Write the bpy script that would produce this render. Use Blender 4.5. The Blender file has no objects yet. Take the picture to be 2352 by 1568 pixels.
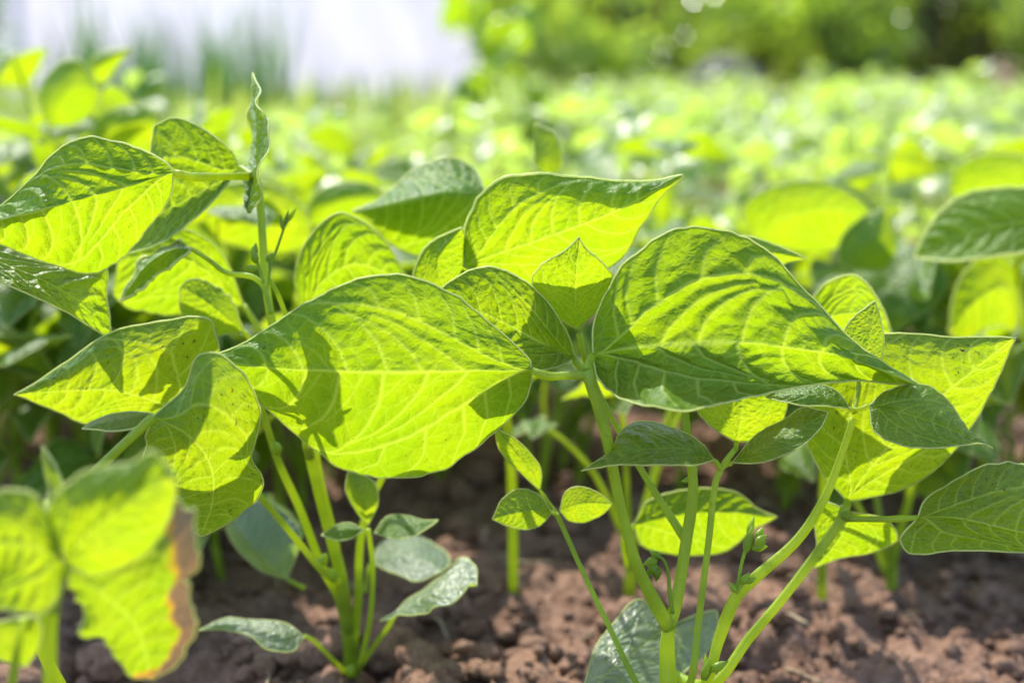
import bpy, bmesh, math, random
import numpy as np
from mathutils import Vector, Matrix

scene = bpy.context.scene
COL = scene.collection
R = math.radians
rng = np.random.default_rng(11)
random.seed(5)

# ------------------------------------------------------------------ camera
CAM_H, PITCH = 0.255, R(11.0)
cam_d = bpy.data.cameras.new('camera')
cam = bpy.data.objects.new('camera', cam_d)
COL.objects.link(cam)
cam.location = (0, 0, CAM_H)
cam.rotation_euler = (math.pi / 2 - PITCH, 0, 0)
cam_d.lens, cam_d.sensor_width = 50, 36
cam_d.clip_start, cam_d.clip_end = 0.01, 400
cam_d.dof.use_dof = True
cam_d.dof.focus_distance = 0.459
cam_d.dof.aperture_fstop = 5.5
cam_d.dof.aperture_blades = 6
cam_d.dof.aperture_rotation = R(30)
scene.camera = cam
CAMP = np.array([0, 0, CAM_H])
CR = np.array([1.0, 0, 0])
CU = np.array([0, math.sin(PITCH), math.cos(PITCH)])
CF = np.array([0, math.cos(PITCH), -math.sin(PITCH)])


def W(x, y, d):
    """photo position (2352 x 1568 grid) at a real distance d in metres -> world point"""
    return CAMP + d * (CF + CR * (x - 1176) / 1176 * .36 + CU * (784 - y) / 1176 * .36)


def rail(pts, d):
    return np.array([W(p[0], p[1], d + (p[2] if len(p) > 2 else 0) / 1000.) for p in pts])


# ------------------------------------------------------------------ light
SUN_EL, SUN_AZ = R(50), R(-27)
S = Vector((math.sin(SUN_AZ) * math.cos(SUN_EL), math.cos(SUN_AZ) * math.cos(SUN_EL), math.sin(SUN_EL)))
sl = bpy.data.lights.new('sun', 'SUN')
sl.energy, sl.angle, sl.color = 3.0, R(.5), (1, .95, .86)
so = bpy.data.objects.new('sun', sl)
COL.objects.link(so)
so.rotation_euler = (-S).to_track_quat('-Z', 'Y').to_euler()
w = bpy.data.worlds.new('World')
scene.world = w
w.use_nodes = True
sky = w.node_tree.nodes.new('ShaderNodeTexSky')
sky.sky_type = 'NISHITA'
sky.sun_disc = False
sky.sun_elevation, sky.sun_rotation = SUN_EL, SUN_AZ
bg = w.node_tree.nodes['Background']
w.node_tree.links.new(sky.outputs[0], bg.inputs[0])
bg.inputs[1].default_value = .15
scene.view_settings.view_transform = 'Standard'
scene.view_settings.look = 'None'
scene.view_settings.exposure = 1.6
scene.cycles.use_denoising = True
scene.cycles.max_bounces = 8
scene.cycles.diffuse_bounces = 4
scene.cycles.transmission_bounces = 6
scene.cycles.sample_clamp_indirect = 6
scene.cycles.caustics_reflective = False
scene.cycles.caustics_refractive = False


# ------------------------------------------------------------------ materials
class NT:
    def __init__(s, name):
        s.m = bpy.data.materials.new(name)
        s.m.use_nodes = True
        s.t = s.m.node_tree
        s.t.nodes.clear()
        s.out = s.n('OutputMaterial')

    def n(s, typ, **kw):
        nd = s.t.nodes.new('ShaderNode' + typ)
        for k, v in kw.items():
            setattr(nd, k, v)
        return nd

    def set(s, sock, v):
        if isinstance(v, bpy.types.NodeSocket):
            s.t.links.new(v, sock)
        elif isinstance(v, (tuple, list)) and sock.type == 'RGBA' and len(v) == 3:
            sock.default_value = (*v, 1)
        else:
            sock.default_value = v

    def mix(s, f, a, b, blend='MIX'):
        nd = s.n('Mix', data_type='RGBA', blend_type=blend)
        s.set(nd.inputs[0], f); s.set(nd.inputs[6], a); s.set(nd.inputs[7], b)
        return nd.outputs[2]

    def math(s, op, a, b=0.0, c=0.0, clamp=False):
        nd = s.n('Math', operation=op, use_clamp=clamp)
        s.set(nd.inputs[0], a); s.set(nd.inputs[1], b); s.set(nd.inputs[2], c)
        return nd.outputs[0]

    def ramp(s, v, a, b, lo=0., hi=1.):
        nd = s.n('MapRange')
        nd.clamp = True
        nd.interpolation_type = 'SMOOTHSTEP'
        s.set(nd.inputs[0], v)
        nd.inputs[1].default_value, nd.inputs[2].default_value = a, b
        nd.inputs[3].default_value, nd.inputs[4].default_value = lo, hi
        return nd.outputs[0]

    def noise(s, vec, scale, detail=3, rough=.5):
        nd = s.n('TexNoise')
        if vec is not None: s.set(nd.inputs['Vector'], vec)
        nd.inputs['Scale'].default_value = scale
        nd.inputs['Detail'].default_value = detail
        nd.inputs['Roughness'].default_value = rough
        return nd.outputs[0]

    def bump(s, h, strength, dist):
        nd = s.n('Bump')
        s.set(nd.inputs['Height'], h)
        nd.inputs['Strength'].default_value = strength
        nd.inputs['Distance'].default_value = dist
        return nd.outputs[0]

    def principled(s, col, rough, normal=None, spec=.5):
        nd = s.n('BsdfPrincipled')
        s.set(nd.inputs['Base Color'], col)
        s.set(nd.inputs['Roughness'], rough)
        nd.inputs['Specular IOR Level'].default_value = spec
        if normal is not None: s.set(nd.inputs['Normal'], normal)
        return nd.outputs[0]

    def translucent(s, col, normal=None):
        nd = s.n('BsdfTranslucent')
        s.set(nd.inputs[0], col)
        if normal is not None: s.set(nd.inputs[1], normal)
        return nd.outputs[0]

    def shmix(s, f, a, b):
        nd = s.n('MixShader')
        s.set(nd.inputs[0], f); s.set(nd.inputs[1], a); s.set(nd.inputs[2], b)
        return nd.outputs[0]

    def done(s, sh):
        s.t.links.new(sh, s.out.inputs[0])
        return s.m


def leaf_mat(name, dif, tra, veind=(.28, .40, .07), veint=(.56, .66, .05), fac=.5, specks=0., dry=False,
             netw=.22, rough=.40, fine=True, spec=.45):
    k = NT(name)
    uv = k.n('UVMap', uv_map='UVMap').outputs[0]
    ri = k.n('ObjectInfo').outputs['Random']
    a = k.n('Attribute', attribute_name='vein')
    vein = a.outputs['Fac']
    if fine:
        warp = k.n('TexNoise'); k.set(warp.inputs['Vector'], uv); warp.inputs['Scale'].default_value = 9
        wv = k.n('VectorMath', operation='MULTIPLY_ADD')
        k.set(wv.inputs[0], warp.outputs[1]); wv.inputs[1].default_value = (.05, .05, .05); k.set(wv.inputs[2], uv)
        vo = k.n('TexVoronoi', feature='DISTANCE_TO_EDGE')
        k.set(vo.inputs['Vector'], wv.outputs[0]); vo.inputs['Scale'].default_value = 19
        net = k.ramp(vo.outputs[0], .0, .085, 1, 0)
        soft = k.ramp(vo.outputs[0], .0, .45, 0, 1)
        vo2 = k.n('TexVoronoi', feature='DISTANCE_TO_EDGE')
        k.set(vo2.inputs['Vector'], wv.outputs[0]); vo2.inputs['Scale'].default_value = 62
        net2 = k.ramp(vo2.outputs[0], .0, .12, 1, 0)
        nm = k.math('MAXIMUM', k.math('MULTIPLY', net, netw), k.math('MULTIPLY', net2, netw * .35))
        mask = k.math('MAXIMUM', vein, nm, clamp=True)
        hh = k.math('ADD', k.math('MULTIPLY', soft, 1.0), k.math('MULTIPLY', k.noise(uv, 45, 3), .5))
        hh = k.math('ADD', hh, k.math('MULTIPLY', k.ramp(vo2.outputs[0], 0, .4), .25))
        nrm = k.bump(hh, .42, .0011)
    else:
        mask = vein
        nrm = None
    big = k.noise(uv, 5, 4, .6)
    d = k.mix(k.ramp(big, .3, .7), tuple(c * .78 for c in dif), tuple(c * 1.15 for c in dif))
    t = k.mix(k.ramp(big, .3, .7), (tra[0] * .80, tra[1] * .93, tra[2]), (min(tra[0] * 1.1, 1), min(1, tra[1] * 1.04), tra[2]))
    t = k.mix(k.math('MULTIPLY', ri, .45), t, (tra[0] * .68, tra[1] * .90, tra[2] * 1.5))
    d = k.mix(mask, d, veind)
    t = k.mix(k.math('MULTIPLY', mask, .62), t, veint)
    rgh = k.ramp(k.noise(uv, 26, 3), .3, .7, rough - .07, rough + .1)
    if specks:
        sp = k.ramp(k.noise(uv, 62, 2, .7), .70 - specks, .76 - specks)
        sp = k.math('MULTIPLY', sp, k.ramp(k.noise(uv, 6, 2), .42, .62))
        d = k.mix(sp, d, (.07, .035, .015))
        t = k.mix(sp, t, (.06, .03, .01))
    if dry:
        da = k.n('Attribute', attribute_name='dry').outputs['Fac']
        nz = k.math('ADD', da, k.math('MULTIPLY_ADD', k.noise(uv, 9, 5, .7), 1.25, -.62))
        o = k.ramp(nz, .44, .56)
        b = k.ramp(nz, .55, .66)
        d = k.mix(o, d, (.42, .20, .03)); t = k.mix(o, t, (.62, .33, .02))
        d = k.mix(b, d, (.34, .24, .14)); t = k.mix(b, t, (.17, .10, .045))
    sh = k.shmix(fac, k.principled(d, rgh, nrm, spec), k.translucent(t, nrm))
    return k.done(sh)


M = {}
M['leaf'] = leaf_mat('bean leaf', (.058, .155, .010), (.385, .50, .002))
M['leaf_under'] = leaf_mat('bean leaf underside', (.062, .165, .009), (.39, .50, .002), veind=(.34, .46, .10), rough=.50, spec=.24, specks=.035)
M['leaf_young'] = leaf_mat('young bean leaf', (.075, .18, .010), (.43, .53, .002), netw=.3)
M['leaf_speck'] = leaf_mat('speckled bean leaf', (.058, .15, .007), (.40, .49, .002), specks=.085)
M['leaf_dry'] = leaf_mat('yellowing bean leaf', (.075, .17, .012), (.40, .50, .002), dry=True)
M['leaf_old'] = leaf_mat('primary bean leaf', (.15, .22, .15), (.38, .52, .02), netw=.2, rough=.36, spec=.9, specks=.02)  # diffuse lightened to imitate sun glare on the upper face
M['leaf_far'] = leaf_mat('field crop leaf', (.16, .26, .075), (.48, .62, .07), fine=False, rough=.40, spec=.9)  # pale crop green, lightened further to imitate haze over the field
M['leaf_mid'] = leaf_mat('soft bean leaf', (.075, .19, .022), (.37, .51, .003), fine=False, rough=.34, spec=.6)


def stem_mat(name, dif, tra, f=.45):
    k = NT(name)
    g = k.n('TexCoord').outputs['Object']
    nz = k.noise(g, 55, 4)
    streak = k.n('TexNoise'); mp = k.n('Mapping')
    k.set(mp.inputs[0], g); mp.inputs['Scale'].default_value = (900, 900, 60)
    k.set(streak.inputs['Vector'], mp.outputs[0]); streak.inputs['Scale'].default_value = 1
    d = k.mix(k.ramp(nz, .35, .65), tuple(c * .75 for c in dif), tuple(c * 1.2 for c in dif))
    d = k.mix(k.ramp(k.noise(g, 420, 2), .66, .74, 0, .7), d, (.10, .07, .03))
    t = k.mix(k.ramp(nz, .35, .65), (tra[0] * .85, tra[1] * .92, tra[2]), tra)
    n = k.bump(streak.outputs[0], .35, .0006)
    return k.done(k.shmix(f, k.principled(d, .42, n, .45), k.translucent(t, n)))


M['stem'] = stem_mat('bean stem', (.22, .33, .035), (.78, .86, .01), .5)
M['stem_scar'] = stem_mat('scarred stem', (.20, .17, .06), (.30, .26, .03), .3)
M['rim'] = stem_mat('leaf margin', (.56, .62, .26), (.92, .94, .40), .55)  # pale colour imitates sun caught along the leaf edges
M['bud'] = stem_mat('flower bud', (.20, .32, .03), (.60, .70, .01), .5)


def soil_mat(name, scale=1.):
    k = NT(name)
    g = k.n('TexCoord').outputs['Object']
    a = k.noise(g, 14, 6, .6)
    b = k.noise(g, 170, 5, .65)
    c = k.mix(k.ramp(a, .3, .7), (.115, .060, .038), (.235, .136, .088))
    c = k.mix(k.ramp(b, .35, .7, 0, .65), c, (.32, .20, .142))
    c = k.mix(k.ramp(k.noise(g, 420, 3, .7), .63, .72, 0, .6), c, (.07, .04, .028))
    vo = k.n('TexVoronoi'); k.set(vo.inputs['Vector'], g); vo.inputs['Scale'].default_value = 260
    h = k.math('ADD', b, k.math('MULTIPLY', vo.outputs[0], .5))
    h = k.math('ADD', h, k.math('MULTIPLY', k.noise(g, 800, 3, .7), .35))
    n = k.bump(h, .9, .004)
    return k.done(k.principled(c, .92, n, .15))


M['soil'] = soil_mat('tilled soil')


def simple_foliage(name, dif, tra, fac=.5, rough=.4, spec=.5):
    k = NT(name)
    ri = k.n('Attribute', attribute_name='tone').outputs['Fac']
    d = k.mix(ri, tuple(c * .6 for c in dif), tuple(c * 1.25 for c in dif))
    t = k.mix(ri, (tra[0] * .62, tra[1] * .8, tra[2]), tra)
    pale = k.ramp(ri, 1.5, 2.5)          # pale young blades
    d = k.mix(pale, d, (.16, .24, .05)); t = k.mix(pale, t, (.55, .66, .08))
    return k.done(k.shmix(fac, k.principled(d, rough, None, spec), k.translucent(t)))


M['tree_leaf'] = simple_foliage('shrub foliage', (.13, .22, .04), (.76, .92, .06), rough=.2, spec=.9)
M['tree_green'] = simple_foliage('bluish green shrub foliage', (.05, .13, .05), (.16, .42, .08), .5)
M['tree_dark'] = simple_foliage('dark shrub foliage', (.05, .075, .012), (.22, .27, .008), .42)
M['grass'] = simple_foliage('tall grass', (.035, .085, .02), (.10, .24, .015), .4)


def plain(name, col, rough=.8, sc=8, var=.35):
    k = NT(name)
    g = k.n('TexCoord').outputs['Object']
    c = k.mix(k.ramp(k.noise(g, sc, 5, .6), .3, .7), tuple(x * (1 - var) for x in col), col)
    return k.done(k.principled(c, rough, k.bump(k.noise(g, sc * 5, 4), .4, .01)))


M['bark'] = plain('bark', (.11, .085, .055), .9, 20)
M['tarp'] = plain('grey tarpaulin', (.04, .043, .055), .8, 4)
M['wood'] = plain('weathered post', (.22, .19, .15), .85, 12)
k = NT('white plastic film')
g = k.n('TexCoord').outputs['Object']
fold = k.noise(g, 2.2, 4)  # noise that greys the film to imitate shading in its folds
cc = k.mix(k.ramp(fold, .3, .7), (.74, .75, .78), (.86, .86, .87))
M['film'] = k.done(k.shmix(.62, k.principled(cc, .4, None, .4), k.translucent((.83, .82, .85))))


# ------------------------------------------------------------------ object helpers
def mesh_obj(name, V, F, mats, parent=None, org=None, uv=None, attrs=None, mi=None, smooth=True):
    """V (n,3) world or local points, F list/array of faces, linked as one object under its parent"""
    V = np.asarray(V, dtype=np.float64)
    if org is not None: V = V - np.asarray(org)
    me = bpy.data.meshes.new(name)
    F4 = [np.asarray(f, dtype=np.int64) for f in F] if isinstance(F, list) else [np.asarray(F)]
    F4 = [f for f in F4 if len(f)]
    loops = np.concatenate([f.ravel() for f in F4])
    tot = np.concatenate([np.full(len(f), f.shape[1]) for f in F4])
    st = np.concatenate([[0], np.cumsum(tot)[:-1]])
    me.vertices.add(len(V)); me.vertices.foreach_set('co', V.astype(np.float32).ravel())
    me.loops.add(len(loops)); me.loops.foreach_set('vertex_index', loops.astype(np.int32))
    me.polygons.add(len(tot))
    me.polygons.foreach_set('loop_start', st.astype(np.int32))
    me.polygons.foreach_set('loop_total', tot.astype(np.int32))
    if mi is not None: me.polygons.foreach_set('material_index', np.asarray(mi, dtype=np.int32))
    me.update(calc_edges=True)
    me.polygons.foreach_set('use_smooth', np.full(len(tot), smooth))
    if uv is not None:
        ul = me.uv_layers.new(name='UVMap')
        ul.data.foreach_set('uv', np.asarray(uv, dtype=np.float32)[loops].ravel())
    for an, av in (attrs or {}).items():
        at = me.attributes.new(an, 'FLOAT', 'POINT')
        at.data.foreach_set('value', np.asarray(av, dtype=np.float32))
    for m_ in (mats if isinstance(mats, (list, tuple)) else [mats]):
        me.materials.append(m_)
    me.validate()
    o = bpy.data.objects.new(name, me)
    COL.objects.link(o)
    if parent is not None: o.parent = parent
    return o


def tag(o, label=None, cat=None, group=None, kind=None):
    if label: o['label'] = label
    if cat: o['category'] = cat
    if group: o['group'] = group
    if kind: o['kind'] = kind
    return o


def thing(name, label, cat, loc=(0, 0, 0), group=None):
    o = bpy.data.objects.new(name, None)
    o.empty_display_size = .02
    COL.objects.link(o)
    o.location = loc
    return tag(o, label, cat, group)


def copy_tree(o, parent=None):
    c = o.copy()
    COL.objects.link(c)
    if parent is not None:
        c.parent = parent
    for ch in list(o.children):
        copy_tree(ch, c)
    return c


# ------------------------------------------------------------------ geometry helpers
def cr(P, n, t=None):
    """smooth curve through points, n samples spread by length"""
    P = np.asarray(P, float)
    if len(P) == 2:
        tt = np.linspace(0, 1, n)[:, None]
        return P[0] * (1 - tt) + P[1] * tt
    E = np.vstack([2 * P[0] - P[1], P, 2 * P[-1] - P[-2]])
    out = []
    for i in range(1, len(E) - 2):
        p0, p1, p2, p3 = E[i - 1:i + 3]
        d1 = max(np.linalg.norm(p2 - p1), 1e-9)
        m1 = (p2 - p0) / max(np.linalg.norm(p2 - p1) + np.linalg.norm(p1 - p0), 1e-9) * d1
        m2 = (p3 - p1) / max(np.linalg.norm(p3 - p2) + np.linalg.norm(p2 - p1), 1e-9) * d1
        u = np.linspace(0, 1, 24, endpoint=False)[:, None]
        out.append((2 * u**3 - 3 * u**2 + 1) * p1 + (u**3 - 2 * u**2 + u) * m1 + (-2 * u**3 + 3 * u**2) * p2 + (u**3 - u**2) * m2)
    C = np.vstack(out + [P[-1:]])
    L = np.concatenate([[0], np.cumsum(np.linalg.norm(np.diff(C, axis=0), axis=1))])
    L /= L[-1]
    q = np.linspace(0, 1, n) if t is None else t
    return np.stack([np.interp(q, L, C[:, j]) for j in range(C.shape[1])], 1)


def tube(P, rad, ns=10, n=None, groove=0.):
    """closed tube along points P; rad = list of radii spread along it"""
    n = n or max(8, len(P) * 6)
    C = cr(P, n)
    r = np.interp(np.linspace(0, 1, n), np.linspace(0, 1, len(rad)), rad) if hasattr(rad, '__len__') else np.full(n, rad)
    T = np.gradient(C, axis=0)
    T /= np.linalg.norm(T, axis=1)[:, None] + 1e-12
    up = np.array([0., 0, 1]) if abs(T[0][2]) < .9 else np.array([1., 0, 0])
    N = np.cross(T[0], up); N /= np.linalg.norm(N)
    V = []
    a = np.linspace(0, 2 * math.pi, ns, endpoint=False)
    for i in range(n):
        N = N - T[i] * N.dot(T[i]); N /= np.linalg.norm(N) + 1e-12
        B = np.cross(T[i], N)
        rr = r[i] * (1 + groove * np.cos(3 * a))
        V.append(C[i] + rr[:, None] * (np.cos(a)[:, None] * N + np.sin(a)[:, None] * B))
    V = np.vstack(V + [C[:1], C[-1:]])
    i, j = np.meshgrid(np.arange(n - 1), np.arange(ns), indexing='ij')
    j2 = (j + 1) % ns
    Q = np.stack([i * ns + j, i * ns + j2, (i + 1) * ns + j2, (i + 1) * ns + j], -1).reshape(-1, 4)
    jj = np.arange(ns)
    c0 = np.stack([np.full(ns, n * ns), (jj + 1) % ns, jj], 1)
    c1 = np.stack([np.full(ns, n * ns + 1), (n - 1) * ns + jj, (n - 1) * ns + (jj + 1) % ns], 1)
    return V, Q, np.vstack([c0, c1])


def join(parts):
    """[(V, Q, T)] -> one V, Q, T"""
    Vs, Qs, Ts, o = [], [], [], 0
    for V, Q, T in parts:
        Vs.append(V); Qs.append(np.asarray(Q).reshape(-1, 4) + o); Ts.append(np.asarray(T).reshape(-1, 3) + o)
        o += len(V)
    return np.vstack(Vs), np.vstack(Qs), np.vstack(Ts)


def hsh(i, j, k, seed):
    n = (i * 374761393 + j * 668265263 + k * 2147483647 + seed * 1274126177) & 0xFFFFFFFF
    n = ((n ^ (n >> 13)) * 1274126177) & 0xFFFFFFFF
    return ((n ^ (n >> 16)) & 0xFFFF) / 65535.0


def vnoise(P, seed=0):
    P = np.asarray(P, float)
    I = np.floor(P).astype(np.int64); f = P - I; f = f * f * (3 - 2 * f)
    r = 0
    for a in (0, 1):
        for b in (0, 1):
            for c in (0, 1):
                wgt = (f[..., 0] if a else 1 - f[..., 0]) * (f[..., 1] if b else 1 - f[..., 1]) * (f[..., 2] if c else 1 - f[..., 2])
                r = r + wgt * hsh(I[..., 0] + a, I[..., 1] + b, I[..., 2] + c, seed)
    return r


def fbm(P, oct=4, seed=0):
    s, a, t = 0, .5, 0
    for o in range(oct):
        s = s + a * vnoise(np.asarray(P) * 2**o + o * 17.3, seed + o); t += a; a *= .5
    return s / t


# ---- the vein plan of a bean leaflet, in (u along, v across)
def leaf_w(u):
    u = np.clip(u, 0, 1)
    a = np.sqrt(np.clip(1 - (1 - np.clip(u / .32, 0, 1))**2, 0, 1))
    b = np.where(u > .32, np.cos(np.clip((u - .32) / .68, 0, 1) * math.pi / 2)**1.05, 1)
    return .34 * a * b + .004


def make_veins(seed):
    r = random.Random(seed)
    vs = [(np.array([[0, 0], [.5, 0], [1, 0]]), .0115, .003, 1.)]
    for s in (-1, 1):
        b = np.array([[0, 0], [.08, .22], [.2, .40], [.34, .53], [.5, .68], [.62, .84], [.70, 1.0]])
        b[:, 0] += r.uniform(-.02, .02) * np.linspace(0, 1, len(b))
        b[:, 1] *= s
        vs.append((b, .0090, .003, .9))
        for q in (.09, .17, .26, .36, .47):      # branches outward from the basal vein
            q += r.uniform(-.015, .015)
            v0 = np.interp(q, b[:, 0], abs(b[:, 1]))
            vs.append((np.array([[q, s * v0], [q + .025, s * (v0 + (1 - v0) * .55)], [q + .085, s * .99]]), .0055, .002, .75))
        u0 = .20
        while u0 < .93:
            u1 = u0 + r.uniform(-.012, .012)
            sp = .30 * (1 - u1) + .06
            lim = 1.0 if u1 > .40 else np.interp(u1 + sp * .7, b[:, 0], abs(b[:, 1]), right=1)
            e = []
            for f in (0, .25, .5, .75, 1):
                e.append([u1 + sp * (f**1.35), s * lim * f**.92])
            vs.append((np.array(e), .0068, .002, .8))
            # intermediate short vein
            e2 = [[u1 + .055 + sp * .6 * f**1.2, s * lim * .52 * f] for f in (0, .5, 1)]
            if u1 < .8: vs.append((np.array(e2), .004, .0015, .5))
            u0 += .118
    out = []
    for P, w0, w1, st in vs:
        Q = np.stack([np.interp(np.linspace(0, 1, 13), np.linspace(0, 1, len(P)), P[:, j]) for j in (0, 1)], 1)
        Q = np.stack([Q[:, 0], Q[:, 1] * leaf_w(Q[:, 0])], 1)
        out.append((Q, w0, w1, st))
    return out


VEINS = [make_veins(i) for i in range(4)]
_cache = {}


def vein_fields(nu, nv, variant):
    key = (nu, nv, variant)
    if key in _cache: return _cache[key]
    u = np.linspace(.002, .998, nu)[:, None] * np.ones((1, nv))
    v = np.ones((nu, 1)) * np.linspace(-1, 1, nv)[None]
    x, y = u, v * leaf_w(u)
    mask = np.zeros_like(u); dist = np.full_like(u, 1e3)
    for Q, w0, w1, st in VEINS[variant]:
        for i in range(len(Q) - 1):
            a, b = Q[i], Q[i + 1]
            ab = b - a
            t = np.clip(((x - a[0]) * ab[0] + (y - a[1]) * ab[1]) / (ab.dot(ab) + 1e-12), 0, 1)
            d = np.hypot(x - a[0] - t * ab[0], y - a[1] - t * ab[1])
            ww = w0 + (w1 - w0) * (i + t) / (len(Q) - 1)
            mask = np.maximum(mask, st * np.exp(-(d / (ww * .72 + .0008))**2))
            if st > .6: dist = np.minimum(dist, d / (1 if st > .85 else 1))
    q = 1 - np.exp(-(dist / .026)**1.4)
    # ladder of small cross veins
    rung = np.abs(np.sin((np.abs(y) * 46 + 5 * fbm(np.stack([x * 9, y * 9, x * 0 + variant], -1), 2)) * 1.0))
    q = q * (1 + .22 * rung)
    _cache[key] = (x, y, v, mask, q)
    return _cache[key]


def blade(mid, ea, eb, nu, nv, ba=0., bb=0., under=True, amp=.0013, view=None, variant=0, wave=.0, seed=0, rim=.00034,
          rimseg=5, ragged=.07):
    """leaf blade lofted between margin a, midrib and margin b; ba / bb bulge each half towards `view`.
    returns verts, quads, tris, uv, vein, material index, v"""
    q = np.linspace(.0, 1., nu)
    Mi, A, B = cr(mid, nu, q), cr(ea, nu, q), cr(eb, nu, q)
    for X, sd in ((A, 3), (B, 8)):
        jit = (fbm(np.stack([q * 26, q * 0 + seed * 1.7 + sd, q * 0], -1), 2, sd) - .5) * ragged
        X += (X - Mi) * (jit * np.clip(q * 8, 0, 1) * np.clip((1 - q) * 8, 0, 1))[:, None]
    v = np.linspace(-1, 1, nv)
    L = np.linalg.norm(np.diff(Mi, axis=0), axis=1).sum()
    s = np.abs(v)[None, :, None]
    E = np.where((v < 0)[None, :, None], A[:, None], B[:, None])
    P = Mi[:, None] * (1 - s) + E * s
    if view is None:
        vd = CAMP - P.reshape(-1, 3).mean(0)
    else:
        vd = np.asarray(view, float)
    vd = vd / np.linalg.norm(vd)
    env = np.sin(np.linspace(0, math.pi, nu))[:, None, None]**.7
    bl = np.where((v < 0)[None, :, None], ba, bb)
    P = P + vd * bl * 4 * s * (1 - s) * env
    # slight soft crease at the midrib
    x, y, vv, mask, qz = vein_fields(nu, nv, variant)
    du = np.gradient(P, axis=0); dv = np.gradient(P, axis=1)
    N = np.cross(du, dv); N /= np.linalg.norm(N, axis=2)[..., None] + 1e-12
    N[:2] = N[2:3]; N[-2:] = N[-3:-2]
    if N.reshape(-1, 3).mean(0).dot(vd) < 0: N = -N
    sg = -1. if under else 1.
    fade = (1 - np.abs(vv)**6) * np.clip(x * 14, 0, 1) * np.clip((1 - x) * 9, 0, 1)
    P = P + N * (sg * amp * L / .1 * qz * fade)[..., None]
    nz = fbm(np.stack([x * 5 + seed * 3.1, y * 7, x * 0 + seed], -1), 3, seed) - .5
    P = P + N * (nz * .05 * L * .5 * np.clip(x * 6, 0, 1))[..., None]
    if wave:
        wv = np.sin(x * 17 + seed) * np.abs(vv)**3 + .6 * np.sin(x * 31 + seed * 2) * np.abs(vv)**4
        P = P + N * (wv * wave * L * np.sin(np.clip(x, 0, 1) * math.pi))[..., None]
    V = P.reshape(-1, 3)
    i, j = np.meshgrid(np.arange(nu - 1), np.arange(nv - 1), indexing='ij')
    Q = np.stack([i * nv + j, i * nv + j + 1, (i + 1) * nv + j + 1, (i + 1) * nv + j], -1).reshape(-1, 4)
    uv = np.stack([x.ravel(), y.ravel() + .5], 1)
    vein = mask.ravel()
    T = np.zeros((0, 3), int)
    mi = np.zeros(len(Q), int)
    vabs = vv.ravel()
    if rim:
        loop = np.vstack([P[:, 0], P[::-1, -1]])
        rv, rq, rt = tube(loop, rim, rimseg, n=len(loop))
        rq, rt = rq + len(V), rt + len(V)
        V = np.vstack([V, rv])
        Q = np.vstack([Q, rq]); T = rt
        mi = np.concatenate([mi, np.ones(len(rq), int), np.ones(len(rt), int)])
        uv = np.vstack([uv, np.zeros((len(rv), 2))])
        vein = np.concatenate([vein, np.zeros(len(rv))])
        vabs = np.concatenate([vabs, np.zeros(len(rv))])
    return V, Q, T, uv, vein, mi, vabs


# ------------------------------------------------------------------ hero plants
def leaflet(parent, org, d, mid, a, b, mat='leaf_under', ba=0., bb=0., under=True, amp=1.3, stalk=None, sr=.0011, wave=0.,
            nu=210, nv=140, rim=.00031, tilt=0., ragged=.06, label=None, dry=None, name='leaflet'):
    """one leaflet with its short stalk"""
    leaflet.k += 1
    kt = math.tan(R(tilt)) * .138 * d / .45
    y0 = mid[0][1]
    tl = lambda L_: [(p[0], p[1], (p[2] if len(p) > 2 else 0) + kt * (p[1] - y0)) for p in L_]
    mid, a, b = tl(mid), tl(a), tl(b)
    mid = [(p[0], p[1], (p[2] if len(p) > 2 else 0)) for p in mid]
    a = [mid[0]] + list(a) + [mid[-1]]
    b = [mid[0]] + list(b) + [mid[-1]]
    V, Q, T, uv, vein, mi, vab = blade(rail(mid, d), rail(a, d), rail(b, d), nu, nv, ba / 1000, bb / 1000, under, amp / 1000,
                                       variant=leaflet.k % 4, seed=leaflet.k, wave=wave, rim=rim, ragged=ragged)
    attrs = {'vein': vein}
    if stalk is not None:
        sp = list(stalk) + [mid[0]]
        P = rail(sp, d)
        sv, sq, st = tube(P, [sr * 1.25, sr, sr, sr * 1.2, sr * .8], 10, n=22)
        n0 = len(V)
        V = np.vstack([V, sv]); nq = len(Q)
        mi = np.concatenate([mi[:nq], np.full(len(sq), 2), mi[nq:], np.full(len(st), 2)])
        Q = np.vstack([Q, sq + n0]); T = np.vstack([T, st + n0])
        uv = np.vstack([uv, np.zeros((len(sv), 2))])
        attrs['vein'] = np.concatenate([vein, np.zeros(len(sv))])
        vab = np.concatenate([vab, np.zeros(len(sv))])
    if dry is not None:
        attrs['dry'] = dry(uv, vab)
    o = mesh_obj(name, V, [Q, T], [M[mat], M['rim'], M['stem']], parent, org, uv, attrs, mi)
    if label: o['label'] = label
    return o


leaflet.k = 0


def stalk(name, parent, org, pts, rad, mat='stem', ns=12, n=None, groove=.05, label=None):
    """pts: (x, y, distance) ; a stem or petiole"""
    P = np.array([W(*p) if len(p) == 3 and not isinstance(p, np.ndarray) else p for p in pts])
    V, Q, T = tube(P, [r / 1000 for r in rad], ns, n or len(pts) * 9, groove)
    o = mesh_obj(name, V, [Q, T], M[mat], parent, org)
    if label: o['label'] = label
    return o


def bean(P, rx, L, ax, nseg=10, point=.35):
    """small pointed ellipsoid from P along ax"""
    ax = np.asarray(ax, float); ax /= np.linalg.norm(ax)
    t = np.array([0, .12, .3, .5, .7, .86, 1.0])
    r = np.array([.25, .75, 1, .95, .72, .40, .06]) * rx
    return tube([np.asarray(P) + ax * L * x for x in t], list(r), nseg, n=16)


GROUND = lambda p: np.array([p[0], p[1], -.008])

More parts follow.
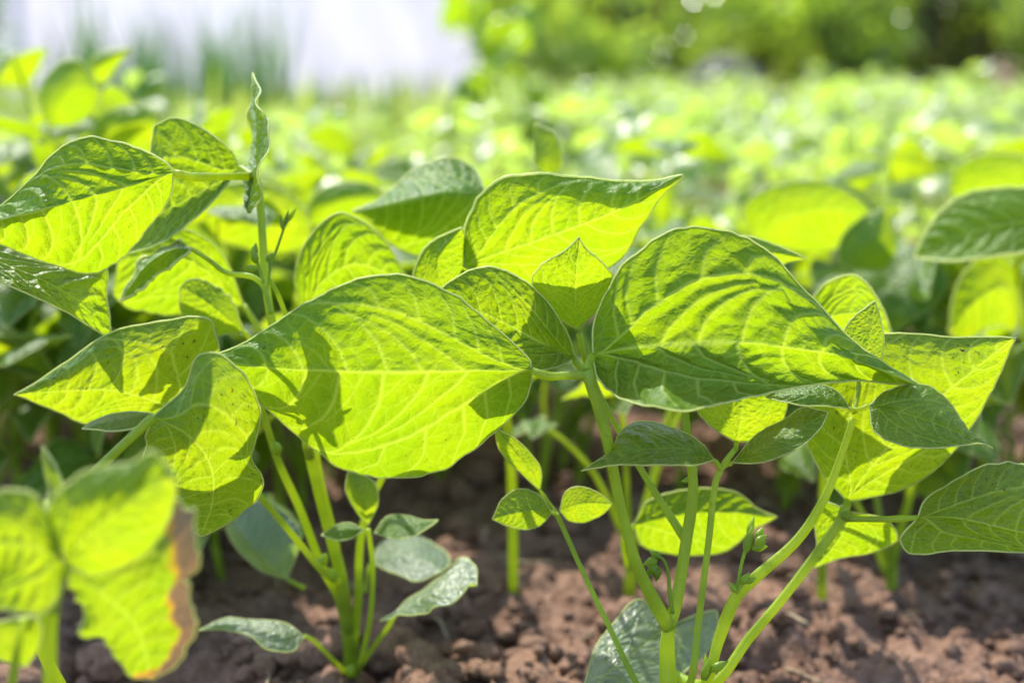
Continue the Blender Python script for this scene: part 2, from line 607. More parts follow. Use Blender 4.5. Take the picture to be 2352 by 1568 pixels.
# ---------- plant A : the sharp plant right of centre
baseA = np.array([*W(1535, 1600, .475)[:2], 0.]); baseA[1] += .02
A = thing('bean_plant', 'sharp bean plant right of centre carrying the two largest leaves in focus', 'bean plant', baseA, 'bean plants in focus')
stalk('stem', A, baseA, [GROUND(baseA), np.array([baseA[0] - .001, baseA[1] - .008, .04]), (1536, 1600, .472), (1533, 1520, .470), (1535, 1450, .468), (1552, 1390, .468), (1575, 1250, .468), (1592, 1120, .467), (1580, 1010, .466), (1572, 930, .468)],
      [2.6, 2.6, 2.5, 2.4, 2.9, 2.1, 1.9, 1.9, 1.5, 1.2])
pA = stalk('petiole', A, baseA, [(1537, 1440, .468), (1500, 1375, .464), (1460, 1290, .460), (1425, 1160, .456), (1395, 1010, .452), (1362, 895, .450), (1347, 850, .450)],
           [2.5, 2.2, 1.75, 1.65, 1.65, 1.9, 2.1])
leaflet(pA, baseA, .450,
        [(1221, 850, 0), (1100, 852, -4), (950, 853, -7), (800, 855, -7), (650, 850, -3), (540, 835, 2), (470, 818, 8)],
        [(1216, 826, 2), (1150, 760, 6), (1020, 662, 9), (900, 631, 10), (800, 650, 10), (700, 700, 10), (600, 763, 10), (540, 796, 9)],
        [(1220, 880, 1), (1198, 930, 3), (1100, 1020, 8), (1000, 1080, 12), (880, 1100, 14), (790, 1080, 14), (700, 1015, 13), (620, 945, 11), (540, 880, 9)],
        ba=3, bb=2, stalk=[(1345, 862, 0), (1300, 862, -1), (1262, 864, -1), (1240, 858, -1)], sr=.0013, amp=1.0, tilt=35)
leaflet(pA, baseA, .455,
        [(1362, 815, 0), (1480, 796, -4), (1700, 787, -8), (1900, 810, -8), (2000, 840, -6), (2105, 882, -4)],
        [(1364, 740, 4), (1400, 650, 5), (1450, 590, 6), (1530, 535, 8), (1600, 522, 9), (1680, 535, 9), (1760, 580, 7), (1830, 650, 5), (1900, 720, 5), (1960, 780, 5), (2040, 840, 6)],
        [(1372, 865, -10), (1430, 915, -34), (1510, 938, -46), (1580, 942, -44), (1700, 920, -30), (1850, 888, -12), (1950, 876, -5), (2050, 880, 3)],
        ba=4, bb=-5, stalk=[(1349, 850, -5), (1352, 832, -3)], sr=.0013, amp=1.9, tilt=25)
leaflet(pA, baseA, .478,
        [(1318, 818, 0), (1250, 790, -3), (1170, 748, -4), (1090, 712, 0), (1000, 690, 8)],
        [(1306, 772, 1), (1252, 690, 4), (1190, 636, 6), (1120, 612, 8), (1060, 630, 9), (1015, 660, 9)],
        [(1290, 838, -12), (1220, 850, -14), (1130, 830, -8), (1050, 770, 2)],
        ba=2, bb=1, stalk=[(1345, 850, -28), (1330, 838, -14)], sr=.0012, amp=1.5, tilt=34)
# upright leaf just behind the node
p = stalk('petiole', A, baseA, [(1575, 1240, .470), (1480, 1090, .482), (1390, 930, .486), (1345, 830, .486), (1330, 765, .486)], [1.5, 1.2, 1.1, 1.0, 1.0])
leaflet(p, baseA, .487, [(1325, 755, 0), (1322, 680, -3), (1325, 610, -2), (1330, 545, 6)],
        [(1270, 722, 0), (1222, 655, 4), (1245, 608, 4), (1298, 575, 5)], [(1366, 718, 0), (1408, 645, 4), (1380, 600, 4), (1345, 570, 5)],
        'leaf_young', amp=.6, rim=.0003, tilt=55)
# right hand branch with the young leaves
br = stalk('branch', A, baseA, [np.array([baseA[0] + .002, baseA[1] - .006, .05]), (1618, 1568, .468), (1650, 1470, .466), (1690, 1370, .464), (1735, 1325, .462), (1830, 1240, .461), (1890, 1150, .460), (1930, 1050, .460), (1960, 960, .460)],
           [1.9, 1.8, 1.7, 2.1, 1.9, 1.65, 1.5, 1.2, 1.1])
leaflet(br, baseA, .455, [(1998, 930, 0), (2080, 950, -5), (2180, 985, -6), (2280, 1030, 2)],
        [(2038, 896, 3), (2110, 880, 5), (2168, 912, 6), (2208, 968, 5), (2240, 1008, 4)], [(2008, 990, -6), (2060, 1020, -11), (2130, 1028, -13), (2200, 1022, -10), (2250, 1019, -4)],
        'leaf', ba=2, under=False, amp=1.6, stalk=[(1962, 940, 5), (1980, 938, 1)], sr=.0007, nu=130, nv=84, rim=.00025, tilt=10)
leaflet(br, baseA, .457, [(1952, 938, 0), (1900, 915, -3), (1830, 905, -4), (1758, 912, 2)],
        [(1915, 893, 4), (1860, 880, 6), (1805, 890, 6)], [(1900, 932, -6), (1840, 930, -8), (1795, 922, -4)],
        'leaf', under=False, amp=1.4, stalk=[(1961, 946, 3)], sr=.0007, nu=120, nv=78, rim=.00025, tilt=5)
leaflet(br, baseA, .468, [(1972, 872, 0), (1985, 820, 2), (2000, 760, 6), (2010, 690, 12)],
        [(1940, 850, 2), (1925, 800, 5), (1950, 740, 8)], [(2010, 850, 2), (2030, 800, 5), (2025, 740, 8)],
        'leaf_young', amp=1., stalk=[(1963, 945, -8), (1972, 900, -4)], sr=.0007, nu=60, nv=40, rim=.00025, tilt=25)
# long petiole with the big speckled leaf
pB = stalk('petiole', A, baseA, [np.array([baseA[0] + .003, baseA[1] - .002, .045]), (1640, 1568, .474), (1720, 1465, .474), (1800, 1370, .474), (1880, 1265, .474), (1930, 1195, .474), (1942, 1160, .474)],
           [2.0, 1.8, 1.7, 1.6, 1.55, 1.7, 1.6])
leaflet(pB, baseA, .498,
        [(1946, 1150, 0), (2010, 1060, -2), (2100, 965, -4), (2200, 880, -2), (2335, 775, 6)],
        [(1885, 1080, 3), (1850, 1000, 6), (1868, 900, 8), (1915, 830, 9), (1975, 772, 9), (2100, 768, 7), (2220, 773, 6), (2300, 772, 6)],
        [(2050, 1130, 3), (2130, 1090, 6), (2200, 1020, 8), (2240, 960, 8), (2292, 870, 8)],
        'leaf_speck', ba=3, bb=2, amp=.8, stalk=[(1942, 1185, -26), (1944, 1168, -12)], sr=.0013, tilt=30)
leaflet(pB, baseA, .472,
        [(2108, 1188, 0), (2200, 1188, -4), (2340, 1222, -6), (2450, 1240, 0), (2560, 1250, 8)],
        [(2125, 1150, 4), (2195, 1100, 8), (2270, 1066, 11), (2352, 1064, 12), (2450, 1110, 12), (2520, 1180, 10)],
        [(2068, 1238, -2), (2095, 1270, -4), (2200, 1262, -6), (2352, 1268, -6), (2470, 1275, 0)],
        'leaf_speck', ba=4, amp=1.0, stalk=[(1940, 1190, 2), (2020, 1192, 1), (2080, 1190, 0)], sr=.0010, tilt=27)
leaflet(pB, baseA, .500, [(1952, 1175, -8), (1940, 1215, 0), (1905, 1265, 4), (1868, 1302, 8)],
        [(1890, 1150, 2), (1872, 1190, 6), (1876, 1250, 8)], [(2030, 1190, 0), (2062, 1235, 2), (2000, 1268, 4), (1930, 1282, 6)],
        'leaf_under', amp=1.2, stalk=[(1942, 1185, -25)], sr=.0010, tilt=30)
# straight thin petiole with the dark young trifoliate
pC = stalk('petiole', A, baseA, [np.array([baseA[0] + .001, baseA[1] - .012, .05]), (1585, 1568, .458), (1605, 1420, .456), (1628, 1240, .454), (1643, 1110, .453), (1660, 1070, .453), (1688, 1032, .453)],
           [1.3, 1.25, 1.2, 1.1, 1.05, 1.1, .9])
leaflet(pC, baseA, .450, [(1640, 1056, 0), (1560, 1030, -6), (1470, 1035, -8), (1395, 1060, -4), (1335, 1080, 0)],
        [(1604, 1010, 6), (1540, 980, 9), (1480, 967, 10), (1432, 985, 7), (1398, 1038, 3)], [(1590, 1068, -12), (1500, 1068, -18), (1420, 1068, -12), (1370, 1074, -5)],
        'leaf', ba=2, under=False, amp=1.6, stalk=[(1656, 1076, 2)], sr=.0008, nu=130, nv=84, rim=.00025, tilt=5)
leaflet(pC, baseA, .455, [(1682, 1062, 0), (1755, 1025, -6), (1830, 985, -6), (1902, 948, 2)],
        [(1735, 1000, 4), (1800, 962, 6), (1850, 936, 6)], [(1750, 1062, -10), (1830, 1030, -12), (1882, 985, -4)],
        'leaf', under=False, amp=1.3, stalk=[(1662, 1070, 0)], sr=.0008, nu=120, nv=78, rim=.00025, tilt=10)
leaflet(pC, baseA, .472, [(1692, 1015, 0), (1703, 950, -2), (1706, 890, 0), (1700, 810, 6)],
        [(1650, 990, 1), (1605, 945, 4), (1620, 880, 5), (1660, 830, 6)], [(1755, 1008, 1), (1800, 960, 4), (1808, 900, 6), (1760, 830, 6)],
        'leaf_young', amp=.9, stalk=[(1690, 1030, -18)], sr=.0008, nu=80, nv=56, rim=.00025, tilt=28)
# thin left petiole with three small leaflets
pD = stalk('petiole', A, baseA, [np.array([baseA[0] - .006, baseA[1] - .014, .045]), (1462, 1568, .468), (1400, 1440, .478), (1335, 1305, .488), (1295, 1215, .494), (1278, 1178, .496)],
           [1.0, 1.0, .95, .9, .85, .9])
leaflet(pD, baseA, .494, [(1268, 1176, 0), (1230, 1172, -3), (1180, 1178, -3), (1130, 1192, 0)],
        [(1240, 1138, 3), (1195, 1122, 5), (1155, 1145, 4)], [(1245, 1203, -3), (1212, 1215, -5), (1162, 1206, -3)],
        'leaf_young', amp=1.3, nu=60, nv=40, rim=.0002, stalk=[(1279, 1180, 2)], sr=.0006, tilt=38)
leaflet(pD, baseA, .497, [(1286, 1172, 0), (1320, 1160, -2), (1360, 1155, -2), (1406, 1158, 1)],
        [(1300, 1128, 2), (1332, 1117, 3), (1372, 1130, 2)], [(1308, 1196, -1), (1340, 1199, -2), (1382, 1182, -1)],
        'leaf_young', amp=1.0, nu=60, nv=40, rim=.0002, tilt=38)
leaflet(pD, baseA, .500, [(1240, 1126, 0), (1220, 1085, -2), (1185, 1040, -2), (1138, 984, 2)],
        [(1196, 1086, 1), (1153, 1042, 2), (1140, 1008, 2)], [(1243, 1078, 1), (1218, 1040, 2), (1180, 1005, 2)],
        'leaf_young', amp=1.0, nu=60, nv=40, rim=.0002, stalk=[(1279, 1178, -3), (1258, 1150, -1)], sr=.0006, tilt=38)
# low primary leaf with a glossy upper face
leaflet(A, baseA, .532, [(1528, 1440, -6), (1490, 1470, -14), (1440, 1510, -25), (1380, 1560, -36), (1330, 1640, -48)],
        [(1470, 1376, -2), (1418, 1420, -10), (1370, 1480, -20), (1346, 1560, -32)], [(1640, 1402, 12), (1650, 1440, 5), (1600, 1520, -12), (1500, 1580, -32), (1400, 1650, -44)],
        'leaf_old', under=False, amp=1.0, stalk=[(1536, 1500, -58)], sr=.0009, label='round primary leaf with a glossy upper face paled for sun glare')
leaflet(A, baseA, .545, [(1455, 1205, 0), (1560, 1180, -2), (1680, 1175, 0), (1785, 1186, 6)],
        [(1490, 1150, 6), (1600, 1122, 8), (1690, 1130, 8), (1740, 1170, 7)], [(1480, 1255, 4), (1580, 1275, 8), (1670, 1262, 9), (1730, 1215, 8)],
        'leaf_under', amp=1.3, stalk=[(1440, 1300, 10), (1432, 1240, 4)], sr=.001, tilt=32)


def buds(parent, org, d, stem_pts, stem_r, bl):
    parts = [tube(rail(stem_pts, d), [r / 1000 for r in stem_r], 8, n=24)]
    V, Q, T = join(parts)
    o = mesh_obj('flower_stalk', V, [Q, T], M['bud'], parent, org)
    for (x, y, dz, rx, L, ang) in bl:
        ax = CR * math.cos(R(ang)) + CU * math.sin(R(ang)) + CF * random.uniform(-.3, .3)
        V, Q, T = bean(W(x, y, d + dz / 1000), rx / 1000, L / 1000, ax)
        mesh_obj('flower_bud', V, [Q, T], M['bud'], o, org)
    return o


buds(br, baseA, .462, [(1692, 1358), (1702, 1300), (1712, 1262), (1724, 1232)], [.6, .55, .6, .5],
     [(1712, 1270, 0, 1.6, 9, 75), (1728, 1262, -1, 1.5, 5.5, 30), (1735, 1250, -2, 1.5, 5, 40), (1738, 1240, 0, 1.4, 5, 62), (1730, 1258, 2, 1.4, 5, 5), (1718, 1230, 2, 1.2, 7, 70)])
buds(br, baseA, .460, [(1690, 1362), (1704, 1340)], [.6, .5], [(1703, 1342, 0, 1.4, 5, 60), (1712, 1338, -1, 1.0, 4, 25), (1690, 1360, -1, 1.1, 4, 120)])
buds(A, baseA, .466, [(1545, 1408), (1538, 1360), (1534, 1310), (1522, 1282), (1508, 1278)], [.7, .65, .6, .5, .5],
     [(1510, 1285, 0, 1.7, 5, 200), (1508, 1296, -1, 1.6, 5, 230), (1512, 1300, 1, 1.5, 5, 260), (1518, 1280, 1, 1.3, 4.5, 150), (1500, 1305, 0, 1.3, 4, 300)])
buds(A, baseA, .470, [(1590, 1110), (1604, 1060)], [.8, .5], [(1602, 1065, 0, 1.5, 7, 70), (1608, 1058, -1, 1.2, 6, 100), (1590, 1100, -2, 1.0, 4, 190)])
buds(A, baseA, .463, [(1618, 1560), (1635, 1530)], [.9, .8], [(1612, 1560, 0, 1.4, 8, 70), (1630, 1540, -1, 1.6, 7, 30), (1625, 1545, 1, 1.3, 6, 95)])

# ---------- plant C : behind and left, with the tall petiole
baseC = W(806, 1566, .588); baseC[2] = 0
C = thing('bean_plant', 'bean plant left of centre whose upright petiole rises behind the long horizontal leaf', 'bean plant', baseC, 'bean plants in focus')
stalk('stem', C, baseC, [GROUND(baseC), (806, 1540, .582), (798, 1440, .570), (785, 1330, .555), (765, 1250, .545), (735, 1140, .530), (705, 1020, .515)],
      [3.0, 2.7, 2.6, 2.4, 2.2, 2.0, 1.8])
pT = stalk('petiole', C, baseC, [(712, 1050, .517), (690, 960, .508), (655, 840, .503), (625, 740, .500), (610, 640, .500), (603, 540, .501), (595, 440, .502), (586, 408, .502)],
           [1.6, 1.5, 1.5, 1.55, 1.5, 1.4, 1.4, 1.5])
leaflet(pT, baseC, .446,
        [(399, 397, 0), (250, 440, -5), (100, 480, -5), (0, 506, 0), (-75, 535, 6)],
        [(385, 376, 2), (340, 350, 6), (270, 325, 10), (190, 318, 12), (120, 355, 12), (70, 410, 11), (0, 470, 10), (-50, 512, 8)],
        [(392, 450, 3), (350, 512, 6), (292, 580, 8), (236, 620, 10), (180, 623, 11), (90, 596, 11), (0, 560, 10), (-50, 545, 8)],
        ba=1, bb=2, stalk=[(580, 405, 55), (500, 406, 29), (440, 406, 9), (415, 400, 0)], sr=.0013, amp=1.7, tilt=34)
leaflet(pT, baseC, .506,
        [(549, 386, 0), (490, 425, -3), (423, 464, -2), (336, 511, 2), (270, 590, 10)],
        [(532, 348, 2), (470, 300, 5), (402, 271, 8), (358, 290, 9), (344, 345, 10), (310, 440, 11), (270, 530, 11)],
        [(500, 452, -12), (440, 510, -18), (380, 552, -16), (310, 578, -4)],
        ba=3, amp=1.8, stalk=[(580, 404, -10), (562, 392, -4)], sr=.0012, tilt=22)
leaflet(pT, baseC, .496, [(572, 487, -6), (588, 400, -2), (594, 310, 0), (590, 240, 4), (582, 168, 8)],
        [(560, 470, -4), (566, 400, 16), (578, 320, 32), (579, 250, 26)], [(588, 462, -18), (606, 395, -28), (612, 310, -22), (600, 235, -10)],
        'leaf', under=False, amp=2.2, wave=.03, stalk=[(588, 410, 0), (580, 450, -2)], sr=.0010, label='folded leaflet seen edge on')
# young curling leaf and tendrils at the axil
p = stalk('petiole', C, baseC, [(622, 720, .487), (606, 660, .489), (580, 636, .490), (520, 626, .491), (478, 596, .492), (440, 572, .492)], [.9, .9, 1.0, .9, .8, .7])
leaflet(p, baseC, .492, [(440, 572, 0), (395, 572, -3), (335, 612, -4), (276, 692, 4)], [(415, 563, 10), (360, 572, 14), (300, 640, 10)], [(420, 592, -3), (380, 618, -3), (318, 668, -2)],
        'leaf_young', amp=1.4, nu=80, nv=50, wave=.03, ragged=.3, tilt=25, rim=.0006)
leaflet(C, baseC, .53, [(560, 760, 0), (520, 730, -3), (470, 690, -2), (415, 660, 4)], [(530, 690, 4), (490, 655, 7), (440, 640, 6)], [(520, 770, 0), (440, 740, 4), (412, 690, 5)], 'leaf_young', amp=1.2, ragged=.4, tilt=40, nu=80, nv=50,
        stalk=[(640, 900, 5), (590, 800, 2)], sr=.001)
leaflet(C, baseC, .56, [(560, 700, 0), (470, 620, -3), (380, 580, -3), (270, 600, 6)], [(500, 570, 4), (400, 520, 8), (320, 540, 7)], [(480, 720, 0), (360, 720, 6), (270, 690, 7)], 'leaf_under', amp=1.2, tilt=42, nu=100, nv=64,
        stalk=[(690, 960, -25), (620, 800, -5)], sr=.0012)
buds(C, baseC, .490, [(612, 680), (622, 612), (640, 560), (660, 500)], [.6, .5, .45, .4],
     [(655, 520, 0, .8, 6, 80), (660, 510, 1, .8, 6, 55), (650, 530, -1, .8, 6, 100)])
buds(C, baseC, .487, [(606, 650), (590, 600)], [.6, .5], [(588, 605, 0, 1.3, 5, 100), (582, 590, 1, 1.3, 5, 80), (590, 620, 0, 1.2, 4, 160), (612, 600, -1, 1.0, 4, 50)])
stalk('stem', C, baseC, [(712, 1050, .518), (700, 880, .512), (668, 760, .500), (640, 680, .494), (618, 640, .491)], [1.4, 1.2, 1.0, .9, .8])
pL = stalk('petiole', C, baseC, [(786, 1340, .556), (740, 1310, .54), (690, 1250, .53), (640, 1190, .52), (590, 1130, .51), (520, 1030, .505), (430, 955, .502)], [1.7, 1.4, 1.3, 1.2, 1.2, 1.2, 1.3])
leaflet(pL, baseC, .500, [(425, 952, 0), (360, 925, -4), (250, 896, -5), (140, 900, 0), (33, 906, 6)],
        [(492, 890, 4), (502, 800, 6), (470, 728, 8), (380, 736, 9), (260, 762, 9), (150, 834, 8), (80, 880, 7)],
        [(350, 955, 4), (260, 966, 7), (200, 972, 8), (110, 936, 7)], 'leaf_speck', ba=4, amp=1.0, tilt=44)
# second rising stem with white nodes
st2 = stalk('stem', C, baseC, [(800, 1490, .577), (780, 1380, .562), (740, 1300, .552), (690, 1170, .54), (640, 1060, .53), (620, 1000, .525), (600, 930, .52)], [2.0, 1.8, 1.7, 1.6, 1.6, 1.4, 1.2])
stalk('stem', C, baseC, [(812, 1500, .578), (822, 1380, .566), (828, 1240, .556), (850, 1150, .55), (880, 1090, .545), (885, 1030, .54)], [1.8, 1.7, 1.6, 1.5, 1.3, 1.2])
stalk('stem', C, baseC, [(800, 1450, .57), (770, 1250, .552), (735, 1100, .54), (720, 1000, .535)], [1.8, 1.8, 1.6, 1.5])
pS = stalk('petiole', C, baseC, [(822, 1540, .574), (850, 1420, .552), (856, 1300, .542), (846, 1215, .535)], [1.2, 1.1, 1.0, 1.0])
leaflet(pS, baseC, .532, [(845, 1207, 0), (836, 1165, -3), (822, 1125, -2), (800, 1082, 4)], [(818, 1172, 1), (796, 1130, 3), (796, 1100, 4)], [(868, 1155, 1), (862, 1112, 3), (832, 1088, 4)],
        'leaf_young', amp=.8, nu=50, nv=34, rim=.0003, tilt=28)
leaflet(pS, baseC, .530, [(860, 1222, 0), (900, 1212, -3), (950, 1205, -3), (1006, 1194, 2)], [(888, 1186, 4), (928, 1182, 6), (975, 1194, 4)], [(900, 1236, -8), (948, 1230, -8), (985, 1210, -2)],
        'leaf', amp=1., nu=50, nv=34, rim=.0003)
leaflet(pS, baseC, .530, [(836, 1216, 0), (800, 1214, -3), (770, 1220, -2), (738, 1228, 2)], [(805, 1200, 2), (775, 1205, 3)], [(808, 1235, -4), (775, 1240, -4)],
        'leaf', amp=1., nu=50, nv=34, rim=.0003)
pR = stalk('petiole', C, baseC, [(812, 1550, .578), (850, 1495, .565), (890, 1440, .555), (905, 1415, .55)], [1.3, 1.15, 1.0, .9])
leaflet(pR, baseC, .545, [(872, 1426, 0), (950, 1390, -8), (1020, 1350, -14), (1095, 1345, -16)],
        [(930, 1385, 10), (1000, 1330, 12), (1065, 1284, 8), (1092, 1300, -4)], [(950, 1408, -14), (1010, 1396, -24), (1058, 1366, -24), (1078, 1340, -20)],
        'leaf_old', under=False, amp=.9, nu=70, nv=46, wave=.02, label='narrow primary leaf with a chewed curled tip')
pQ = stalk('petiole', C, baseC, [(800, 1548, .58), (765, 1515, .56), (720, 1470, .548), (700, 1460, .545)], [1.1, 1.0, .9, .8])
leaflet(pQ, baseC, .543, [(698, 1460, 0), (640, 1455, -6), (580, 1442, -6), (520, 1430, -4), (455, 1446, 2)],
        [(655, 1430, 4), (590, 1424, 4), (520, 1417, 4)], [(672, 1494, -8), (612, 1490, -12), (574, 1460, -10), (515, 1446, -4)], 'leaf_old', under=False, amp=1., nu=70, nv=46)
leaflet(C, baseC, .590, [(855, 1290, 0), (910, 1275, -10), (970, 1285, -18), (1015, 1312, -26)],
        [(880, 1240, 20), (950, 1228, 16), (1018, 1262, 2), (1034, 1292, -14)], [(880, 1305, -10), (920, 1320, -20), (960, 1335, -28)], 'leaf_old', under=False, amp=.8, nu=60, nv=40,
        stalk=[(838, 1360, 0), (846, 1310, 0)], sr=.0009)
leaflet(C, baseC, .590, [(660, 1330, 0), (620, 1300, -4), (570, 1240, -6), (530, 1180, 0)],
        [(600, 1310, 0), (545, 1260, 3), (518, 1210, 3)], [(690, 1230, 0), (660, 1180, 4), (590, 1150, 4)], 'leaf_old', under=False, amp=.8, nu=60, nv=40, stalk=[(700, 1350, 0)], sr=.0009)
for x, y, d_ in ((800, 1552, .572), (770, 1335, .548), (640, 1045, .524), (735, 1300, .545)):
    V, Q, T = bean(W(x, y, d_), .0022, .007, (random.uniform(-.5, .5), -.3, 1))
    mesh_obj('flower_bud', V, [Q, T], M['bud'], C, baseC)

# ---------- plant E : left, leaf folded over in front
baseE = W(120, 1500, .42); baseE = np.array([baseE[0] + .01, baseE[1] + .07, 0])
E = thing('bean_plant', 'bean plant at left with a bent over bright rimmed leaf on a slanting petiole', 'bean plant', baseE, 'bean plants in focus')
stalk('stem', E, baseE, [GROUND(baseE), (100, 1500, .440), (120, 1300, .435), (150, 1180, .43)], [2.2, 2.1, 1.9, 1.6])
pE = stalk('petiole', E, baseE, [(148, 1190, .43), (190, 1110, .427), (240, 1062, .426), (300, 1005, .428), (352, 957, .43)], [1.6, 1.45, 1.4, 1.4, 1.5])
leaflet(pE, baseE, .434,
        [(352, 957, 0), (430, 1000, -8), (480, 1060, -10), (490, 1140, -4), (462, 1228, 8)],
        [(420, 890, 8), (446, 818, 12), (506, 810, 12), (560, 866, 10), (600, 945, 8), (580, 1045, 6), (600, 1105, 8), (555, 1180, 9)],
        [(330, 1020, 2), (345, 1090, 6), (385, 1160, 8), (425, 1205, 9)], 'leaf_speck', ba=4, bb=3, amp=.7, wave=.012, tilt=43)
leaflet(pE, baseE, .444, [(352, 950, 0), (300, 958, -3), (240, 968, -3), (188, 984, 0)], [(310, 946, 4), (260, 949, 5), (220, 964, 4)], [(310, 982, -6), (262, 990, -7), (220, 986, -3)],
        'leaf_speck', amp=.8, nu=60, nv=40, under=False)

# ---------- plant F : blurred foreground at lower left
baseF = W(120, 1600, .33); baseF[2] = 0; baseF[1] += .03
F_ = thing('bean_plant', 'blurred foreground bean plant at lower left with a yellowing leaf edged in dry brown', 'bean plant', baseF, 'bean plants in focus')
stalk('stem', F_, baseF, [GROUND(baseF), (118, 1620, .342), (116, 1500, .338), (122, 1400, .335), (150, 1300, .330)], [2.3, 2.2, 2.0, 1.7, 1.3], groove=.02)
stalk('stem', F_, baseF, [GROUND(baseF) + np.array([-.016, 0, 0]), (28, 1600, .345), (40, 1490, .342), (55, 1420, .340)], [1.7, 1.6, 1.4, 1.0], groove=.02)
pF = stalk('petiole', F_, baseF, [(122, 1400, .335), (140, 1340, .330), (158, 1298, .326)], [1.2, 1.1, 1.1])
leaflet(pF, baseF, .332, [(152, 1288, -4), (210, 1220, -6), (290, 1160, -5), (400, 1098, 4)],
        [(108, 1210, 0), (125, 1140, 4), (200, 1080, 8), (300, 1064, 8), (350, 1036, 9), (378, 1062, 8)], [(220, 1322, 2), (320, 1280, 6), (385, 1200, 8), (402, 1140, 8)],
        'leaf_young', ba=3, bb=2, amp=3.8, nu=130, nv=84, tilt=46)
leaflet(pF, baseF, .330, [(148, 1290, -4), (90, 1262, -6), (20, 1250, -4), (-110, 1260, 4)],
        [(120, 1200, 2), (70, 1132, 6), (0, 1128, 8), (-70, 1170, 8)], [(142, 1350, -8), (105, 1402, -14), (40, 1405, -14), (-60, 1370, -4)],
        'leaf_young', ba=3, amp=3.8, nu=130, nv=84, tilt=46)


def drymap(uv, vab):
    u = uv[:, 0]
    return np.clip((vab - .42) / .40, 0, 1) * 1.0 * np.clip((u - .18) / .25, 0, 1) + .75 * np.clip((u - .74) / .25, 0, 1) * (vab != 0)


leaflet(pF, baseF, .342, [(160, 1310, -6), (240, 1370, -4), (310, 1440, 0), (350, 1560, 8)],
        [(170, 1370, 0), (205, 1440, 4), (262, 1512, 6), (310, 1548, 8)],
        [(260, 1275, 2), (400, 1150, 4), (440, 1180, -2), (455, 1250, -4), (425, 1340, -2), (448, 1440, -3), (410, 1515, 3)],
        'leaf_dry', ba=2, bb=1, amp=1.0, nu=100, nv=70, wave=.035, ragged=.2, dry=drymap, label='yellowing leaflet with orange blotches and a curled dry brown margin', tilt=30)
leaflet(F_, baseF, .345, [(30, 1420, 0), (60, 1440, -2), (70, 1480, 0), (60, 1530, 4)], [(-30, 1440, 2), (-20, 1500, 3)], [(85, 1420, 2), (90, 1480, 3)], 'leaf_young', nu=50, nv=34, tilt=20)
leaflet(F_, baseF, .36, [(108, 1150, 0), (122, 1110, -2), (112, 1060, -2), (98, 1025, 2)], [(112, 1120, 4), (100, 1070, 4)], [(142, 1130, -4), (132, 1080, -3)], 'leaf', nu=40, nv=28, under=False,
        stalk=[(140, 1330, -25), (112, 1200, -6)], sr=.0011, tilt=10)

# ---------- plant G : left edge, dark leaf under the top left one
baseG = W(-260, 1400, .53); baseG[2] = 0
G_ = thing('bean_plant', 'bean plant at the left frame edge, dark leaf drooping under the top left one', 'bean plant', baseG, 'bean plants in focus')
stalk('stem', G_, baseG, [GROUND(baseG), (-250, 1200, .52), (-220, 900, .50), (-150, 680, .485), (-95, 570, .478)], [2.4, 2.2, 2.0, 1.5, 1.2])
leaflet(G_, baseG, .478, [(-95, 565, 0), (20, 610, -6), (120, 655, -6), (200, 710, 0), (256, 782, 8)],
        [(-20, 540, 6), (100, 580, 10), (238, 610, 10), (244, 680, 10)], [(-60, 620, -12), (0, 645, -18), (110, 694, -16), (190, 738, -4)], 'leaf', under=True, amp=1.6, ba=2, tilt=18)

# ---------- plant H : just behind the centre
baseH = W(1180, 1130, .66); baseH[2] = 0
H = thing('bean_plant', 'slightly soft bean plant behind centre, long pale leaf pointing right', 'bean plant', baseH, 'bean plants in focus')
stalk('stem', H, baseH, [GROUND(baseH), (1170, 1010, .62), (1120, 850, .56), (1060, 720, .52)], [2.4, 2.2, 1.9, 1.6])
pH = stalk('petiole', H, baseH, [(1062, 724, .521), (1040, 670, .515), (1048, 635, .51), (1063, 614, .507)], [1.4, 1.2, 1.2, 1.2])
leaflet(pH, baseH, .505,
        [(1065, 611, 0), (1220, 560, -6), (1400, 490, -6), (1500, 440, 0), (1568, 403, 8)],
        [(1072, 515, 6), (1120, 430, 8), (1182, 402, 9), (1300, 403, 8), (1430, 415, 8), (1510, 416, 8)],
        [(1150, 650, 6), (1300, 650, 10), (1420, 604, 12), (1480, 512, 11), (1525, 445, 9)], ba=4, bb=3, amp=1.0, rim=.0005, tilt=42)
leaflet(pH, baseH, .512, [(1045, 690, 0), (1010, 640, -2), (1010, 580, 0), (1060, 522, 6)], [(960, 660, 4), (952, 625, 6), (985, 560, 7)], [(1080, 640, 4), (1090, 590, 6)], amp=1.2, rim=.0004, nu=70, nv=46, tilt=40)
pI = stalk('petiole', H, baseH, [(1110, 830, .555), (960, 820, .52), (800, 790, .562), (715, 750, .563)], [1.4, 1.2, 1.2, 1.2])
leaflet(pI, baseH, .560, [(702, 738, 0), (735, 652, -5), (820, 608, -6), (938, 652, 6)],
        [(678, 645, 5), (704, 556, 8), (776, 492, 10), (850, 520, 9), (898, 572, 8)], [(770, 770, -8), (860, 740, -10), (915, 700, -2)], ba=3, amp=1.7, tilt=45)
pK = stalk('petiole', H, baseH, [(1160, 990, .62), (1150, 760, .60), (1140, 560, .585), (1118, 446, .575)], [1.5, 1.3, 1.2, 1.1])
leaflet(pK, baseH, .57, [(1115, 442, 0), (1030, 440, -14), (930, 462, -16), (810, 486, 4)],
        [(1085, 386, 16), (1020, 362, 20), (950, 390, 18), (880, 452, 8)], [(1090, 540, 0), (1000, 590, 4), (900, 562, 6), (850, 506, 6)], ba=-3, bb=3, amp=1.2, under=False, rim=.0005, tilt=22)
